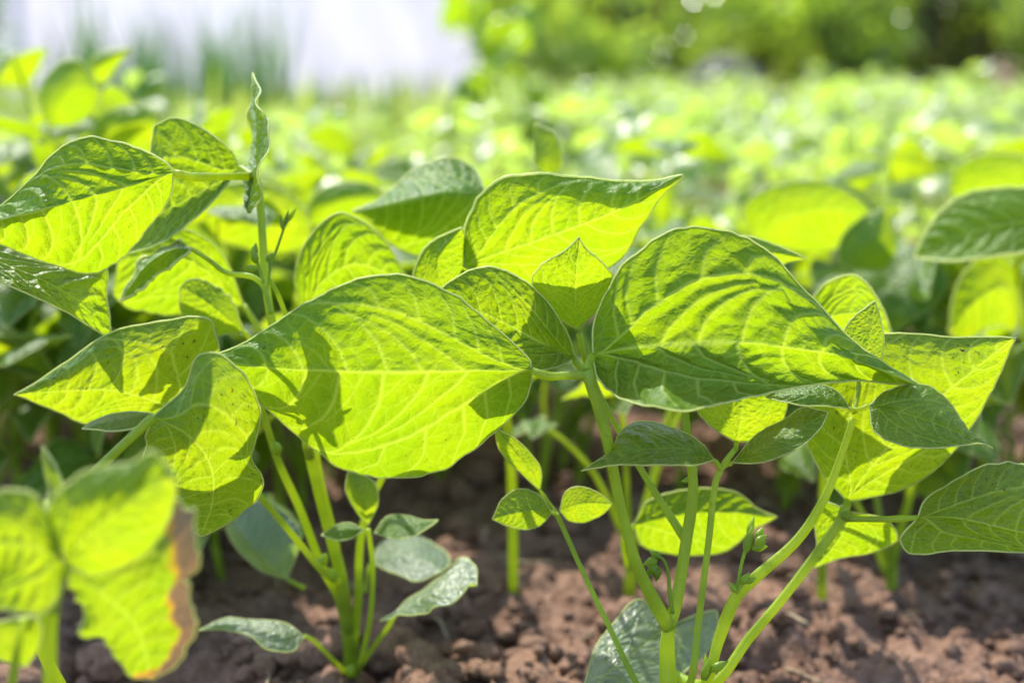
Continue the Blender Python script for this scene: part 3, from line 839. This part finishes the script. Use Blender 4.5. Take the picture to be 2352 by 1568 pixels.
leaflet(pK, baseH, .60, [(1262, 405, 0), (1256, 365, -3), (1245, 320, 0), (1228, 284, 4)], [(1232, 380, 2), (1226, 330, 4)], [(1292, 380, -8), (1276, 310, -6)], 'leaf', amp=1., nu=50, nv=34, under=False,
        stalk=[(1160, 560, 0), (1240, 460, 0)], sr=.0009, tilt=10)
baseM = W(1900, 1120, .66); baseM[2] = 0
Mp = thing('bean_plant', 'bean plant half hidden behind the largest right hand leaf, showing a yellow rounded leaf', 'bean plant', baseM, 'bean plants in focus')
stalk('stem', Mp, baseM, [GROUND(baseM), (1890, 1000, .62), (1860, 860, .57), (1840, 790, .55)], [2.2, 2.0, 1.6, 1.4])
leaflet(Mp, baseM, .535, [(1850, 775, 0), (1900, 730, -4), (1970, 720, -3), (2050, 770, 6)], [(1862, 695, 5), (1905, 645, 8), (1962, 632, 8), (2010, 680, 8)], [(1900, 800, 0), (1980, 810, 2)], 'leaf_young', amp=1.2, rim=.0005,
        stalk=[(1838, 795, 10)], sr=.0012, tilt=48)
leaflet(Mp, baseM, .520, [(1600, 640, 0), (1700, 590, -3), (1780, 580, 0), (1853, 594, 5)], [(1640, 560, 4), (1710, 542, 6), (1780, 562, 6)], [(1640, 680, 4), (1740, 640, 6), (1800, 606, 6)], 'leaf_young', amp=1.,
        stalk=[(1838, 800, 25), (1700, 760, 10), (1615, 680, 2)], sr=.0012, nu=70, nv=46, tilt=46)

# ------------------------------------------------------------------ field plants from prototypes
def local_leaf(L, wid, droop, nu, nv, variant, seed, rim=0.):
    """leaflet along +X, upper face +Z, with a droop and a fold"""
    r = random.Random(seed)
    t = np.linspace(0, 1, 9)
    mid = np.stack([t * L * (1 - .15 * droop), 0 * t, -droop * .35 * L * t**2 + .04 * L * np.sin(t * 3.1)], 1)
    ww = leaf_w(t) / .34 * wid * L * .5; ww[0] = ww[-1] = 0
    fa, fb = r.uniform(-.25, .45), r.uniform(-.25, .45)
    ea = mid + np.stack([0 * t, ww, ww * fa], 1)
    eb = mid + np.stack([0 * t, -ww, ww * fb], 1)
    return blade(mid, ea, eb, nu, nv, .05 * L, .05 * L, False, .0014, view=(0, 0, 1), variant=variant, seed=seed, rim=rim, wave=.02)


def xform(Mx, V):
    A_ = np.array(Mx)
    return V @ A_[:3, :3].T + A_[:3, 3]


def plan_plant(seed, h, small=False):
    """stem path, and per leaf: petiole points and 3 leaflet matrices with lengths"""
    r = random.Random(seed)
    stem = [np.array([0, 0, -.01])]
    az = r.uniform(0, 6.28); lean = r.uniform(0, .15)
    for i in range(1, 6):
        z = h * .72 * i / 5
        stem.append(np.array([math.cos(az) * lean * z + r.uniform(-.004, .004), math.sin(az) * lean * z + r.uniform(-.004, .004), z]))
    leaves = []
    n = r.randint(7, 9) if not small else r.randint(17, 21)
    for i in range(n):
        f = .22 + .78 * i / (n - 1)
        p0 = cr(stem, 21)[int(f * 20)]
        a = az + i * 2.4 + r.uniform(-.4, .4)
        el = R(r.uniform(35, 65)) if i < n - 1 else R(78)
        pl = h * r.uniform(.28, .46)
        dr = np.array([math.cos(a) * math.cos(el), math.sin(a) * math.cos(el), math.sin(el)])
        p1 = p0 + dr * pl * .55
        p2 = p0 + dr * pl + np.array([0, 0, -.012])
        L = r.uniform(.060, .092) * (h / .22) * (.50 if small else 1)
        if i == n - 1: L *= .6
        lf = []
        for kx, off in enumerate((0, 78, -78)):
            aa = a + R(off + r.uniform(-14, 14))
            pitch = R(r.uniform(-42, 6)) if kx == 0 else R(r.uniform(-35, 12))
            roll = R(r.uniform(-32, 32))
            st = p2 + (np.array([math.cos(a), math.sin(a), .2]) * .016 if kx == 0 else np.array([math.cos(aa), math.sin(aa), 0]) * .004)
            xd = Vector((math.cos(aa) * math.cos(pitch), math.sin(aa) * math.cos(pitch), math.sin(pitch)))
            glint = r.random() < .07
            nd = S * .85 + Vector((r.uniform(-.8, .8), r.uniform(-.95, .5), r.uniform(-.15, .65)))   # bean leaflets turn their faces to the sun
            if glint: nd = Vector((-.29 + r.uniform(-.15, .15), -.43 + r.uniform(-.2, .2), .87))   # a slack leaflet lying open to the sky
            xd = (xd - nd.normalized() * xd.dot(nd.normalized()) * .8).normalized()
            zd = (nd - xd * nd.dot(xd)).normalized()
            yd = zd.cross(xd)
            Mx = Matrix.Translation(Vector(st)) @ Matrix((xd, yd, zd)).transposed().to_4x4()
            lf.append((Mx, L * (1 if kx == 0 else .88), r.uniform(.66, .82), r.uniform(.2, 1.0), r.randint(0, 3), r.randint(0, 999)))
        leaves.append((p0, p1, p2, lf))
    return stem, leaves


def plant_with_parts(seed, h, label, group, mat='leaf'):
    root = thing('bean_plant', label, 'bean plant', (0, 0, 0), group)
    stem, leaves = plan_plant(seed, h)
    V, Q, T = tube(stem, [.0026, .0023, .002, .0016, .001], 8, n=24)
    mesh_obj('stem', V, [Q, T], M['stem'], root)
    for p0, p1, p2, lf in leaves:
        V, Q, T = tube([p0, p1, p2, np.array(lf[0][0].translation)], [.0013, .0011, .0010, .0008], 7, n=14)
        pt = mesh_obj('petiole', V, [Q, T], M['stem'], root)
        for (Mx, L, wd, dr, va, sd) in lf:
            V, Q, T, uv, ve, mi, _ = local_leaf(L, wd, dr, 34, 22, va, sd, rim=.0003)
            mesh_obj('leaflet', xform(Mx, V), [Q, T], [M[mat], M['rim']], pt, None, uv, {'vein': ve}, mi)
    return root


def plant_whole(name, seed, h, mat, nu=14, nv=9, small=False):
    stem, leaves = plan_plant(seed, h, small)
    VV, QQ, TT, UV, VE, MQ, MT, o = [], [], [], [], [], [], [], 0
    def add(V, Q, T, uv, ve, m_):
        nonlocal o
        VV.append(V); QQ.append(Q + o); TT.append(T + o); UV.append(uv); VE.append(ve)
        MQ.append(np.full(len(Q), m_)); MT.append(np.full(len(T), m_)); o += len(V)
    V, Q, T = tube(stem, [.0026, .002, .001], 6, n=10); add(V, Q, T, np.zeros((len(V), 2)), np.zeros(len(V)), 1)
    for p0, p1, p2, lf in leaves:
        V, Q, T = tube([p0, p1, p2], [.0013, .0009], 5, n=6); add(V, Q, T, np.zeros((len(V), 2)), np.zeros(len(V)), 1)
        for (Mx, L, wd, dr, va, sd) in lf:
            V, Q, T, uv, ve, mi, _ = local_leaf(L, wd, dr, nu, nv, va, sd)
            add(xform(Mx, V), Q, T, uv, ve, 0)
    return mesh_obj(name, np.vstack(VV), [np.vstack(QQ), np.vstack(TT)], [M[mat], M['stem']], None, None, np.vstack(UV), {'vein': np.concatenate(VE)},
                    np.concatenate(MQ + MT))


def ground_d(py):
    return CAM_H / ((py - 784) / 1176 * .36 * math.cos(PITCH) + math.sin(PITCH))


def stemmy(px, py, h, ns, seed, label, spread=.05, L0=.045, group='leggy bean plants showing bare stems under the leaves'):
    r = random.Random(seed)
    b = W(px, py, ground_d(py)); b[2] = 0
    root = thing('bean_plant', label, 'bean plant', b, group)
    V, Q, T = tube([np.array([0, 0, -.01]), np.array([.001, 0, h * .14]), np.array([0, .001, h * .22])], [.0030, .0028, .0026], 9)
    mesh_obj('stem', V, [Q, T], M['stem'], root)
    for i in range(ns):
        a = i * 2.4 + r.uniform(-.5, .5)
        hh = h * (1 - .5 * (i / ns)) * r.uniform(.9, 1.05)
        sp_ = spread * r.uniform(.5, 1.2)
        p0 = np.array([0, 0, h * r.uniform(.08, .2)])
        p3 = np.array([math.cos(a) * sp_, math.sin(a) * sp_, hh])
        p1 = p0 * .6 + p3 * .4 + np.array([0, 0, .012]); p2 = p0 * .25 + p3 * .75 + np.array([r.uniform(-.004, .004), 0, .008])
        V, Q, T = tube([p0, p1, p2, p3], [.0019, .0015, .0012, .0011], 8, n=18)
        pt = mesh_obj('petiole', V, [Q, T], M['stem'], root)
        for off in (0, 80, -80):
            aa = a + R(off + r.uniform(-15, 15))
            xd = Vector((math.cos(aa), math.sin(aa), r.uniform(-.5, .2))).normalized()
            nd = (S if r.random() < .75 else Vector((-.29, -.43, .87))) * .9 + Vector((r.uniform(-.5, .5), r.uniform(-.6, .5), r.uniform(0, .5)))
            zd = (nd - xd * nd.dot(xd)).normalized()
            Mx = Matrix.Translation(Vector(p3)) @ Matrix((xd, zd.cross(xd), zd)).transposed().to_4x4()
            L = L0 * r.uniform(.55, 1.25)
            V, Q, T, uv, ve, mi, _ = local_leaf(L, r.uniform(.62, .8), r.uniform(.2, 1), 34, 22, r.randint(0, 3), r.randint(0, 999), rim=.0003)
            mesh_obj('leaflet', xform(Mx, V), [Q, T], [M['leaf' if r.random() < .5 else 'leaf_young'], M['rim']], pt, None, uv, {'vein': ve}, mi)
        if r.random() < .7:
            V, Q, T = bean(p0 + np.array([0, 0, .004]), .0016, .006, (math.cos(a + 1), math.sin(a + 1), 1.5))
            mesh_obj('flower_bud', V, [Q, T], M['bud'], root)
    return root


def back_plant(px, py, d_, label, top, leaves_):
    b = W(px, py, d_ + .05); b[2] = 0
    root = thing('bean_plant', label, 'bean plant', b, 'soft bean plants holding broad bright leaves behind')
    stalk('stem', root, b, [GROUND(b), (px, (py + top[1]) / 2 + 60, d_ + .03), (top[0], top[1], d_ + .01)], [2.6, 2.2, 1.6])
    for mid, a, b_, dd, tl_, mt in leaves_:
        leaflet(root, b, dd, mid, a, b_, mt, amp=1.2, rim=.0005, nu=80, nv=54, tilt=tl_, ba=2, stalk=[(top[0], top[1], (d_ + .01 - dd) * 1000)], sr=.0011)


back_plant(1830, 1060, .78, 'soft bean plant with a broad bright leaf above the dip behind the largest leaf', (1800, 640), [
    ([(1720, 540, 0), (1800, 500, -4), (1890, 480, -4), (2010, 500, 8)], [(1710, 470, 6), (1780, 428, 8), (1880, 416, 8), (1960, 450, 8)], [(1790, 570, 4), (1900, 575, 8), (1970, 540, 8)], .76, 44, 'leaf_young'),
    ([(1960, 620, 0), (1985, 570, -4), (2010, 540, -2), (2030, 480, 6)], [(1925, 600, 4), (1935, 540, 6), (1980, 500, 7)], [(2030, 620, 4), (2060, 570, 6), (2050, 520, 7)], .74, 5, 'leaf')])
back_plant(2260, 1010, .84, 'soft bean plant whose large yellow leaf rises at the right frame edge', (2230, 560), [
    ([(2180, 440, 0), (2260, 420, -4), (2340, 420, -4), (2460, 450, 8)], [(2200, 380, 6), (2280, 352, 8), (2380, 370, 8)], [(2250, 490, 4), (2340, 500, 8), (2420, 480, 8)], .82, 44, 'leaf_young')])
back_plant(640, 1030, .74, 'soft bean plant with a wide yellow leaf behind the upright petiole', (700, 640), [
    ([(720, 560, 0), (640, 500, -4), (560, 480, -4), (440, 490, 8)], [(690, 470, 6), (600, 420, 8), (500, 430, 8)], [(650, 580, 4), (560, 570, 8), (480, 540, 8)], .70, 44, 'leaf_young'),
    ([(700, 520, 0), (760, 470, -4), (830, 455, -3), (900, 470, 6)], [(720, 450, 6), (780, 420, 8), (850, 425, 8)], [(760, 520, 4), (840, 510, 6)], .76, 42, 'leaf')])
back_plant(210, 980, .80, 'soft bean plant raising an arched bright leaf behind the top left leaf', (200, 480), [
    ([(210, 350, 0), (260, 300, -4), (320, 280, -4), (390, 300, 8)], [(220, 280, 6), (280, 245, 8), (340, 250, 8)], [(270, 350, 4), (330, 340, 8)], .78, 40, 'leaf_young'),
    ([(110, 290, 0), (130, 240, -4), (170, 200, -4), (230, 210, 8)], [(90, 220, 6), (130, 150, 8), (180, 140, 8)], [(160, 290, 4), (210, 260, 8)], .78, 30, 'leaf'),
    ([(215, 190, 0), (230, 150, -2), (255, 125, -2), (300, 112, 6)], [(205, 150, 4), (240, 118, 6)], [(240, 190, 2), (270, 150, 4)], .80, 38, 'leaf_young')])
stemmy(1442, 1392, .150, 5, 901, 'leggy bean plant with several thin stems seen behind the long central petiole', .045, .026)
stemmy(1235, 1215, .135, 4, 902, 'small blurred bean plant on the dark soil under the gap between the two big leaves', .04, .035)
stemmy(2040, 1385, .130, 5, 903, 'leggy bean plant with forked stems under the speckled leaf at right', .04, .034)
stemmy(40, 1150, .180, 6, 904, 'leggy bean plant with bare stems at the left frame edge', .06, .05)
stemmy(1010, 1150, .110, 4, 905, 'low blurred bean shoot right below the long horizontal leaf', .05, .035)
stemmy(690, 1180, .140, 5, 906, 'leggy bean plant hidden behind the stems left of centre', .05, .04)
stemmy(1800, 1190, .140, 5, 907, 'leggy bean plant behind the branch carrying dark young leaves', .05, .04)
stemmy(2330, 1210, .160, 5, 908, 'leggy bean plant near the right frame edge behind the shaded leaf', .05, .05)
stemmy(220, 1230, .120, 4, 909, 'leggy bean plant on the soil between the left plants', .05, .04)

stemmy(130, 1100, .165, 5, 910, 'leggy bean plant behind the left leaf with the pointed tip', .06, .045)
stemmy(1330, 1120, .150, 4, 911, 'small leggy bean plant seen through the gap left of the central petiole', .04, .04)
stemmy(1560, 1130, .150, 4, 912, 'leggy bean plant behind the shaded lower half of the largest right leaf', .05, .045)
stemmy(-40, 1300, .15, 5, 913, 'leggy bean plant cut by the left frame edge behind the foreground plant', .05, .045)

baseN = W(2380, 1060, .78); baseN[2] = 0
N_ = thing('bean_plant', 'blurred bean plant at the right edge with a large dark veined leaf held high', 'bean plant', baseN)
stalk('stem', N_, baseN, [GROUND(baseN), (2370, 900, .74), (2345, 700, .69), (2335, 600, .66)], [2.6, 2.4, 2.2, 1.8])
leaflet(N_, baseN, .64, [(2100, 592, 10), (2200, 545, 0), (2330, 510, -4), (2480, 500, 8)][::-1], [(2400, 440, 8), (2300, 432, 10), (2200, 455, 10), (2140, 510, 9)], [(2400, 570, -12), (2280, 590, -16), (2180, 600, -8)],
        'leaf_under', amp=1.4, ba=3, stalk=[(2335, 600, 20), (2400, 520, 12)], sr=.0013, rim=.0006, label='large dark veined leaflet')
leaflet(N_, baseN, .68, [(2345, 700, 0), (2300, 660, -4), (2240, 690, -4), (2180, 760, 6)], [(2320, 600, 6), (2260, 585, 8), (2200, 650, 8)], [(2330, 760, 0), (2270, 790, 2), (2210, 790, 4)], 'leaf_young', amp=1.2, rim=.0006, tilt=40)

GR2 = 'soft bean plants in the row just behind'
row = [  # x in the photo, distance, height, turn
    (300, .82, .215, .3), (560, .90, .22, -.4), (100, .92, .25, .1), (740, .86, .20, .4), (1010, .97, .215, -.3), (1290, .88, .20, .2), (1560, .94, .21, -.2),
    (1800, .86, .205, .4), (2040, .88, .215, -.5), (2290, .78, .21, .2), (2490, .84, .22, -.1), (-90, .74, .22, .2), (-260, .9, .25, -.3),
    (180, .72, .165, .0), (490, .71, .17, .5), (2150, .80, .165, .1), (2430, .84, .18, .3),
    (430, 1.04, .22, .2), (880, 1.06, .21, -.1), (-60, 1.1, .24, .4)]
protoB = [plant_with_parts(100 + i, .22, 'soft focus bean plant in the row just behind the sharp plants', GR2, 'leaf' if i % 2 else 'leaf_young') for i in range(8)]
for i, (px, d_, hh, tz) in enumerate(row):
    o = protoB[i] if i < len(protoB) else copy_tree(protoB[i % len(protoB)])
    q = W(px, 784, d_)
    o.location = (q[0], q[1], -.002)
    o.rotation_euler = (0, 0, tz)
    s_ = (min(hh, .186) if px > 650 else hh) / .22
    o.scale = (s_, s_, s_)
# further rows, single meshes
protoF = [plant_whole('field_bean_plant', 300 + i, .21, 'leaf_far', 9, 6, True) for i in range(12)]
n = 0
yy = 1.15
rr = random.Random(3)
while yy < 6.6:
    half = .40 * yy + .25
    step = .135 + .026 * yy
    x = -half + rr.uniform(0, step)
    while x < half:
        o = protoF[n] if n < len(protoF) else protoF[rr.randrange(len(protoF))].copy()
        if n >= len(protoF): COL.objects.link(o)
        s_ = rr.uniform(.84, 1.12)
        if x < -.02 * yy and yy > 1.5: s_ *= .74
        o.location = (x + rr.uniform(-.03, .03), yy + rr.uniform(-.06, .06), -.003)
        o.rotation_euler = (0, 0, rr.uniform(-.6, .6))
        o.scale = (s_, s_, s_)
        tag(o, 'out of focus bean plant among the many filling the field behind', 'bean plant', 'bean plants filling the blurred field')
        n += 1
        x += step * rr.uniform(.8, 1.2)
    yy += .15 + .048 * yy
print('field plants', n)
# one taller climbing plant against the white sheet's right edge
o = plant_whole('climbing_bean_plant', 331, .24, 'leaf_mid', 24, 16)
o.scale = (.62, .62, 1.5)
q = W(1150, 784, 2.0)
o.location = (q[0], q[1], 0)
tag(o, 'tall blurred bean plant standing against the right edge of the white sheet', 'bean plant')

# ------------------------------------------------------------------ soil
def axis(dense_lo, dense_hi, st, lo, hi):
    a = list(np.arange(dense_lo, dense_hi, st))
    s_, x = st, dense_hi
    up = []
    while x < hi:
        up.append(x); s_ *= 1.16; x += s_
    up.append(hi)
    s_, x = st * 1.16, dense_lo - st
    dn = []
    while x > lo:
        dn.append(x); s_ *= 1.16; x -= s_
    dn.append(lo)
    return np.array(dn[::-1] + a + up)


xs, ys = axis(-.55, .55, .0042, -60, 60), axis(.40, 1.45, .0042, -6, 110)


def soil_h(x, y):
    P = np.stack([x, y, 0 * x], -1)
    h = .030 * (fbm(P * 7, 3, 3) - .5) + .022 * (fbm(P * 24, 3, 9) - .5)
    b = 1 - np.abs(2 * fbm(P * 55, 3, 5) - 1)
    h = h + .012 * (b - .6) + .008 * (vnoise(P * 150, 8) - .5) + .005 * (vnoise(P * 310, 18) - .5)
    near = np.exp(-((y - .8) / 1.2)**2)
    return h * (.35 + .65 * near) - .002


Xg, Yg = np.meshgrid(xs, ys, indexing='ij')
Zg = soil_h(Xg, Yg)
nx, ny = Xg.shape
i, j = np.meshgrid(np.arange(nx - 1), np.arange(ny - 1), indexing='ij')
Q = np.stack([i * ny + j, (i + 1) * ny + j, (i + 1) * ny + j + 1, i * ny + j + 1], -1).reshape(-1, 4)
tag(mesh_obj('ground', np.stack([Xg.ravel(), Yg.ravel(), Zg.ravel()], 1), [Q], M['soil']), kind='structure')

# crumbs and clods
def ico(sub):
    bm = bmesh.new(); bmesh.ops.create_icosphere(bm, subdivisions=sub, radius=1)
    V = np.array([v.co[:] for v in bm.verts]); F = np.array([[v.index for v in f.verts] for f in bm.faces]); bm.free()
    return V, F


VV, FF, o_ = [], [], 0
bases = {}
for s_ in (1, 2, 3):
    V, F = ico(s_)
    bases[s_] = [(V * (0.25 + 1.5 * fbm(V * 1.9 + rng.uniform(0, 50, 3), 3, 2))[:, None], F) for _ in range(40)]
for kx in range(8200):
    y = .42 + 1.5 * rng.random()**1.5
    x = rng.uniform(-.42, .42) * y * 1.15
    r = .0012 + .0042 * rng.random()**3.0 + (.012 * rng.random() if rng.random() < .035 else 0)
    if y > 1.0 and r < .003: r *= 1.8
    sub = 1 if r < .003 else (2 if r < .007 else 3)
    V, F = bases[sub][rng.integers(40)]
    a = rng.uniform(0, 6.28); ca, sa = math.cos(a), math.sin(a)
    V = V @ np.array([[ca, -sa, 0], [sa, ca, 0], [0, 0, 1]]) * r * np.array([rng.uniform(.8, 1.3), rng.uniform(.8, 1.3), rng.uniform(.6, 1)])
    z = float(soil_h(np.array([x]), np.array([y]))[0])
    VV.append(V + np.array([x, y, z + r * .25])); FF.append(F + o_); o_ += len(V)
tag(mesh_obj('soil_clods', np.vstack(VV), [np.vstack(FF)], M['soil']), 'reddish brown clods and crumbs of dry soil lying under the plants', 'soil', kind='stuff')


# dry straw and leaf scraps on the soil
parts = []
for kx in range(130):
    y = .50 + .7 * rng.random(); x = rng.uniform(-.4, .4) * y
    z = float(soil_h(np.array([x]), np.array([y]))[0]) + .004
    a, L = rng.uniform(0, 6.28), rng.uniform(.006, .028)
    p = np.array([x, y, z]); dv_ = np.array([math.cos(a), math.sin(a), rng.uniform(-.1, .25)]) * L
    parts.append(tube([p, p + dv_ * .5 + np.array([0, 0, rng.uniform(0, .004)]), p + dv_], [rng.uniform(.0004, .0010)] * 2, 5, n=6))
V, Q, T = join(parts)
M['straw'] = plain('dry straw', (.36, .27, .16), .8, 60)
tag(mesh_obj('dry_litter', V, [Q, T], M['straw']), 'bits of dry straw and stalk scattered on the soil', 'litter', kind='stuff')

# ------------------------------------------------------------------ background: white sheet, grass, shrubs
def leaf_cloud(centres, n_each, spread, size, r):
    """many small folded leaf faces round clump centres"""
    c = np.repeat(centres, n_each, axis=0)
    N = len(c)
    off = r.normal(0, 1, (N, 3)); off /= np.linalg.norm(off, axis=1)[:, None]
    c = c + off * spread * (r.random((N, 1))**.5)
    ax = r.normal(0, 1, (N, 3)); ax[:, 2] -= .4; ax /= np.linalg.norm(ax, axis=1)[:, None]
    b = np.cross(ax, r.normal(0, 1, (N, 3))); b /= np.linalg.norm(b, axis=1)[:, None]
    nrm = np.cross(ax, b)
    L = size * r.uniform(.6, 1.3, (N, 1))
    V = np.stack([c, c + ax * L * .45 + b * L * .28 + nrm * L * .07, c + ax * L, c + ax * L * .45 - b * L * .28 + nrm * L * .07], 1).reshape(-1, 3)
    k_ = np.arange(N) * 4
    T = np.concatenate([np.stack([k_, k_ + 1, k_ + 2], 1), np.stack([k_, k_ + 2, k_ + 3], 1)])
    tone = np.repeat(np.clip(r.normal(.5, .25, N), 0, 1), 4)
    return V, T, tone


def shrub(x, y, h, wd, seed, mat, label, group, clumps=40, each=80, size=.055, gap=.0):
    r = np.random.default_rng(seed)
    root = thing('shrub', label, 'shrub', (x, y, 0), group)
    cs = []
    while len(cs) < clumps:
        p = r.uniform(-1, 1, 3)
        if np.linalg.norm(p) < 1:
            z = (p[2] * .5 + .5)
            if z < gap * r.random(): continue
            cs.append([p[0] * wd, p[1] * wd * .7, .06 + z * h])
    cs = np.array(cs)
    parts = []
    for i in range(4):
        a = r.uniform(0, 6.28)
        parts.append(tube([np.array([0, 0, -.03]), np.array([math.cos(a) * wd * .15, math.sin(a) * wd * .1, h * .3]), np.array([math.cos(a) * wd * .4, math.sin(a) * wd * .3, h * .85])], [.035, .022, .008], 7, n=10))
    for c in cs[::3]:
        parts.append(tube([np.array([0, 0, h * .12]), c * .5 + np.array([0, 0, .05]), c], [.012, .007, .003], 5, n=8))
    V, Q, T = join(parts)
    mesh_obj('trunk', V, [Q, T], M['bark'], root)
    V, T, tone = leaf_cloud(cs, each, .17 * (wd + h) * .5 + .05, size, r)
    mesh_obj('crown', V, [T], M[mat], root, attrs={'tone': tone}, smooth=False)
    return root


GS = 'shrubs behind the bean field'
lab = ['pale yellow green shrub at the right edge of the white sheet', 'loose olive green shrub left of the dark heap behind the field', 'yellow green shrub standing over the grey heap behind the field',
       'dull green shrub between the grey heap and the dark shrub', 'large very dark green shrub behind the right part of the field', 'bright yellow green shrub at the right frame edge behind the field']
sh = [(1260, 7.4, .85, .50, 'tree_leaf', 30), (1500, 8.2, .95, .55, 'tree_leaf', 30), (1720, 8.8, 1.05, .5, 'tree_leaf', 32), (1900, 8.0, .95, .42, 'tree_leaf', 26), (2130, 8.4, 1.5, .62, 'tree_dark', 40), (2400, 7.8, .95, .5, 'tree_leaf', 32)]
for i, (px, d_, h_, wd, mt, cl) in enumerate(sh):
    q = W(px, 784, d_)
    shrub(q[0], q[1], h_, wd, 40 + i, mt, lab[i], GS, cl, 62, .075)
q = W(-150, 784, 7.6)
shrub(q[0], q[1], 1.0, .5, 61, 'tree_green', 'green shrub at the left frame edge beside the white sheet', GS, 44, 120)
for i, x in enumerate(np.linspace(-6.5, 8.5, 11)):
    shrub(x, 12.5 + (i % 3) * .5, 1.7, 1.0, 80 + i, 'tree_dark', 'dark background tree in the hedge line closing off the field', 'hedge trees closing off the field', 46, 150, .11)

# white sheet
x0, x1, ys_ = W(40, 784, 8.6)[0], W(1112, 784, 8.6)[0], W(600, 784, 8.6)[1]
SH = thing('plastic_sheet', 'tall white translucent plastic sheet hung behind the field at upper left', 'plastic sheet', ((x0 + x1) / 2, ys_, 0))
nu_, nv_ = 120, 60
U, Vv = np.meshgrid(np.linspace(x0, x1, nu_), np.linspace(.03, 1.75, nv_), indexing='ij')
PP = np.stack([U * 2.2 + Vv * .8, Vv * .5, 0 * U], -1)
D = .28 * (fbm(PP, 4, 21) - .5) + .05 * np.sin(U * 9 + Vv * 2.5)
Vx = np.stack([U - (x0 + x1) / 2, D, Vv], -1).reshape(-1, 3)
i, j = np.meshgrid(np.arange(nu_ - 1), np.arange(nv_ - 1), indexing='ij')
Q = np.stack([i * nv_ + j, (i + 1) * nv_ + j, (i + 1) * nv_ + j + 1, i * nv_ + j + 1], -1).reshape(-1, 4)
so_ = mesh_obj('sheet', Vx, [Q], M['film'], SH)
md = so_.modifiers.new('thickness', 'SOLIDIFY'); md.thickness = .002
for f in (0.0, 1.0):
    xx = (f - .5) * (x1 - x0) * .98
    V, Q, T = tube([np.array([xx, .2, -.1]), np.array([xx, .2, 1.8])], [.03, .028], 10, n=6)
    mesh_obj('post', V, [Q, T], M['wood'], SH)

# tall grass before the sheet
r = np.random.default_rng(9)
VV, QQ, TN, o_ = [], [], [], 0
tufts = [(r.normal(430, 200) if r.random() < .5 else r.uniform(60, 1000), r.uniform(3.6, 6.8)) for _ in range(70)]
for kx in range(560):
    px, d_ = tufts[r.integers(len(tufts))]
    px, d_ = px + r.normal(0, 9), d_ + r.normal(0, .06)
    q = W(px, 784, d_)
    h_ = r.uniform(.18, .38) * (.75 + .8 * ((px * 7.31) % 1.0)) * (1.0 if 130 < px < 720 else .55)
    a = r.uniform(0, 6.28); ln = r.uniform(.05, .35) * h_
    t = np.linspace(0, 1, 6)
    C_ = np.stack([q[0] + math.cos(a) * ln * t**2, q[1] + math.sin(a) * ln * t**2, h_ * t], 1)
    wd = .0085 * (1 - t**2 * .95)
    b = np.array([math.cos(a + 1.4), math.sin(a + 1.4), 0])
    V = np.stack([C_ - b * wd[:, None], C_ + b * wd[:, None]], 1).reshape(-1, 3)
    k_ = np.arange(5) * 2
    QQ.append(np.stack([k_, k_ + 1, k_ + 3, k_ + 2], 1) + o_); VV.append(V); o_ += len(V)
    TN.append(np.full(len(V), r.random()))
for kx in range(1000):
    px, d_ = r.uniform(-60, 1080), r.uniform(3.4, 6.4)
    q = W(px, 784, d_)
    h_ = r.uniform(.05, .20) * (.6 + .8 * ((px * .0137) % 1.0))
    a = r.uniform(0, 6.28); ln = r.uniform(.1, .6) * h_
    C_ = np.stack([q[0] + math.cos(a) * ln * t**2, q[1] + math.sin(a) * ln * t**2, h_ * t], 1)
    wd = .010 * (1 - t**2 * .95)
    b = np.array([math.cos(a + 1.4), math.sin(a + 1.4), 0])
    V = np.stack([C_ - b * wd[:, None], C_ + b * wd[:, None]], 1).reshape(-1, 3)
    QQ.append(np.stack([k_, k_ + 1, k_ + 3, k_ + 2], 1) + o_); VV.append(V); o_ += len(V)
    TN.append(np.full(len(V), 2.6 + r.random()))
tag(mesh_obj('tall_grass', np.vstack(VV), [np.vstack(QQ)], M['grass'], attrs={'tone': np.concatenate(TN)}), 'tall dark green grass growing in front of the white sheet', 'grass', kind='stuff')

# dark heap under a tarpaulin behind the field
q = W(1640, 784, 7.2)
V, F = ico(4)
V = V * np.array([.22, .2, .27])
V = V + (fbm(V * 4 + 9, 4, 5) - .5)[:, None] * np.array([.14, .14, .22])
V[:, 2] = np.maximum(V[:, 2], -.05)
hp = mesh_obj('covered_heap', V, [F], M['tarp'])
hp.location = (q[0], q[1], 0)
tag(hp, 'dark blue grey covered heap in front of the shrubs behind the field', 'heap')
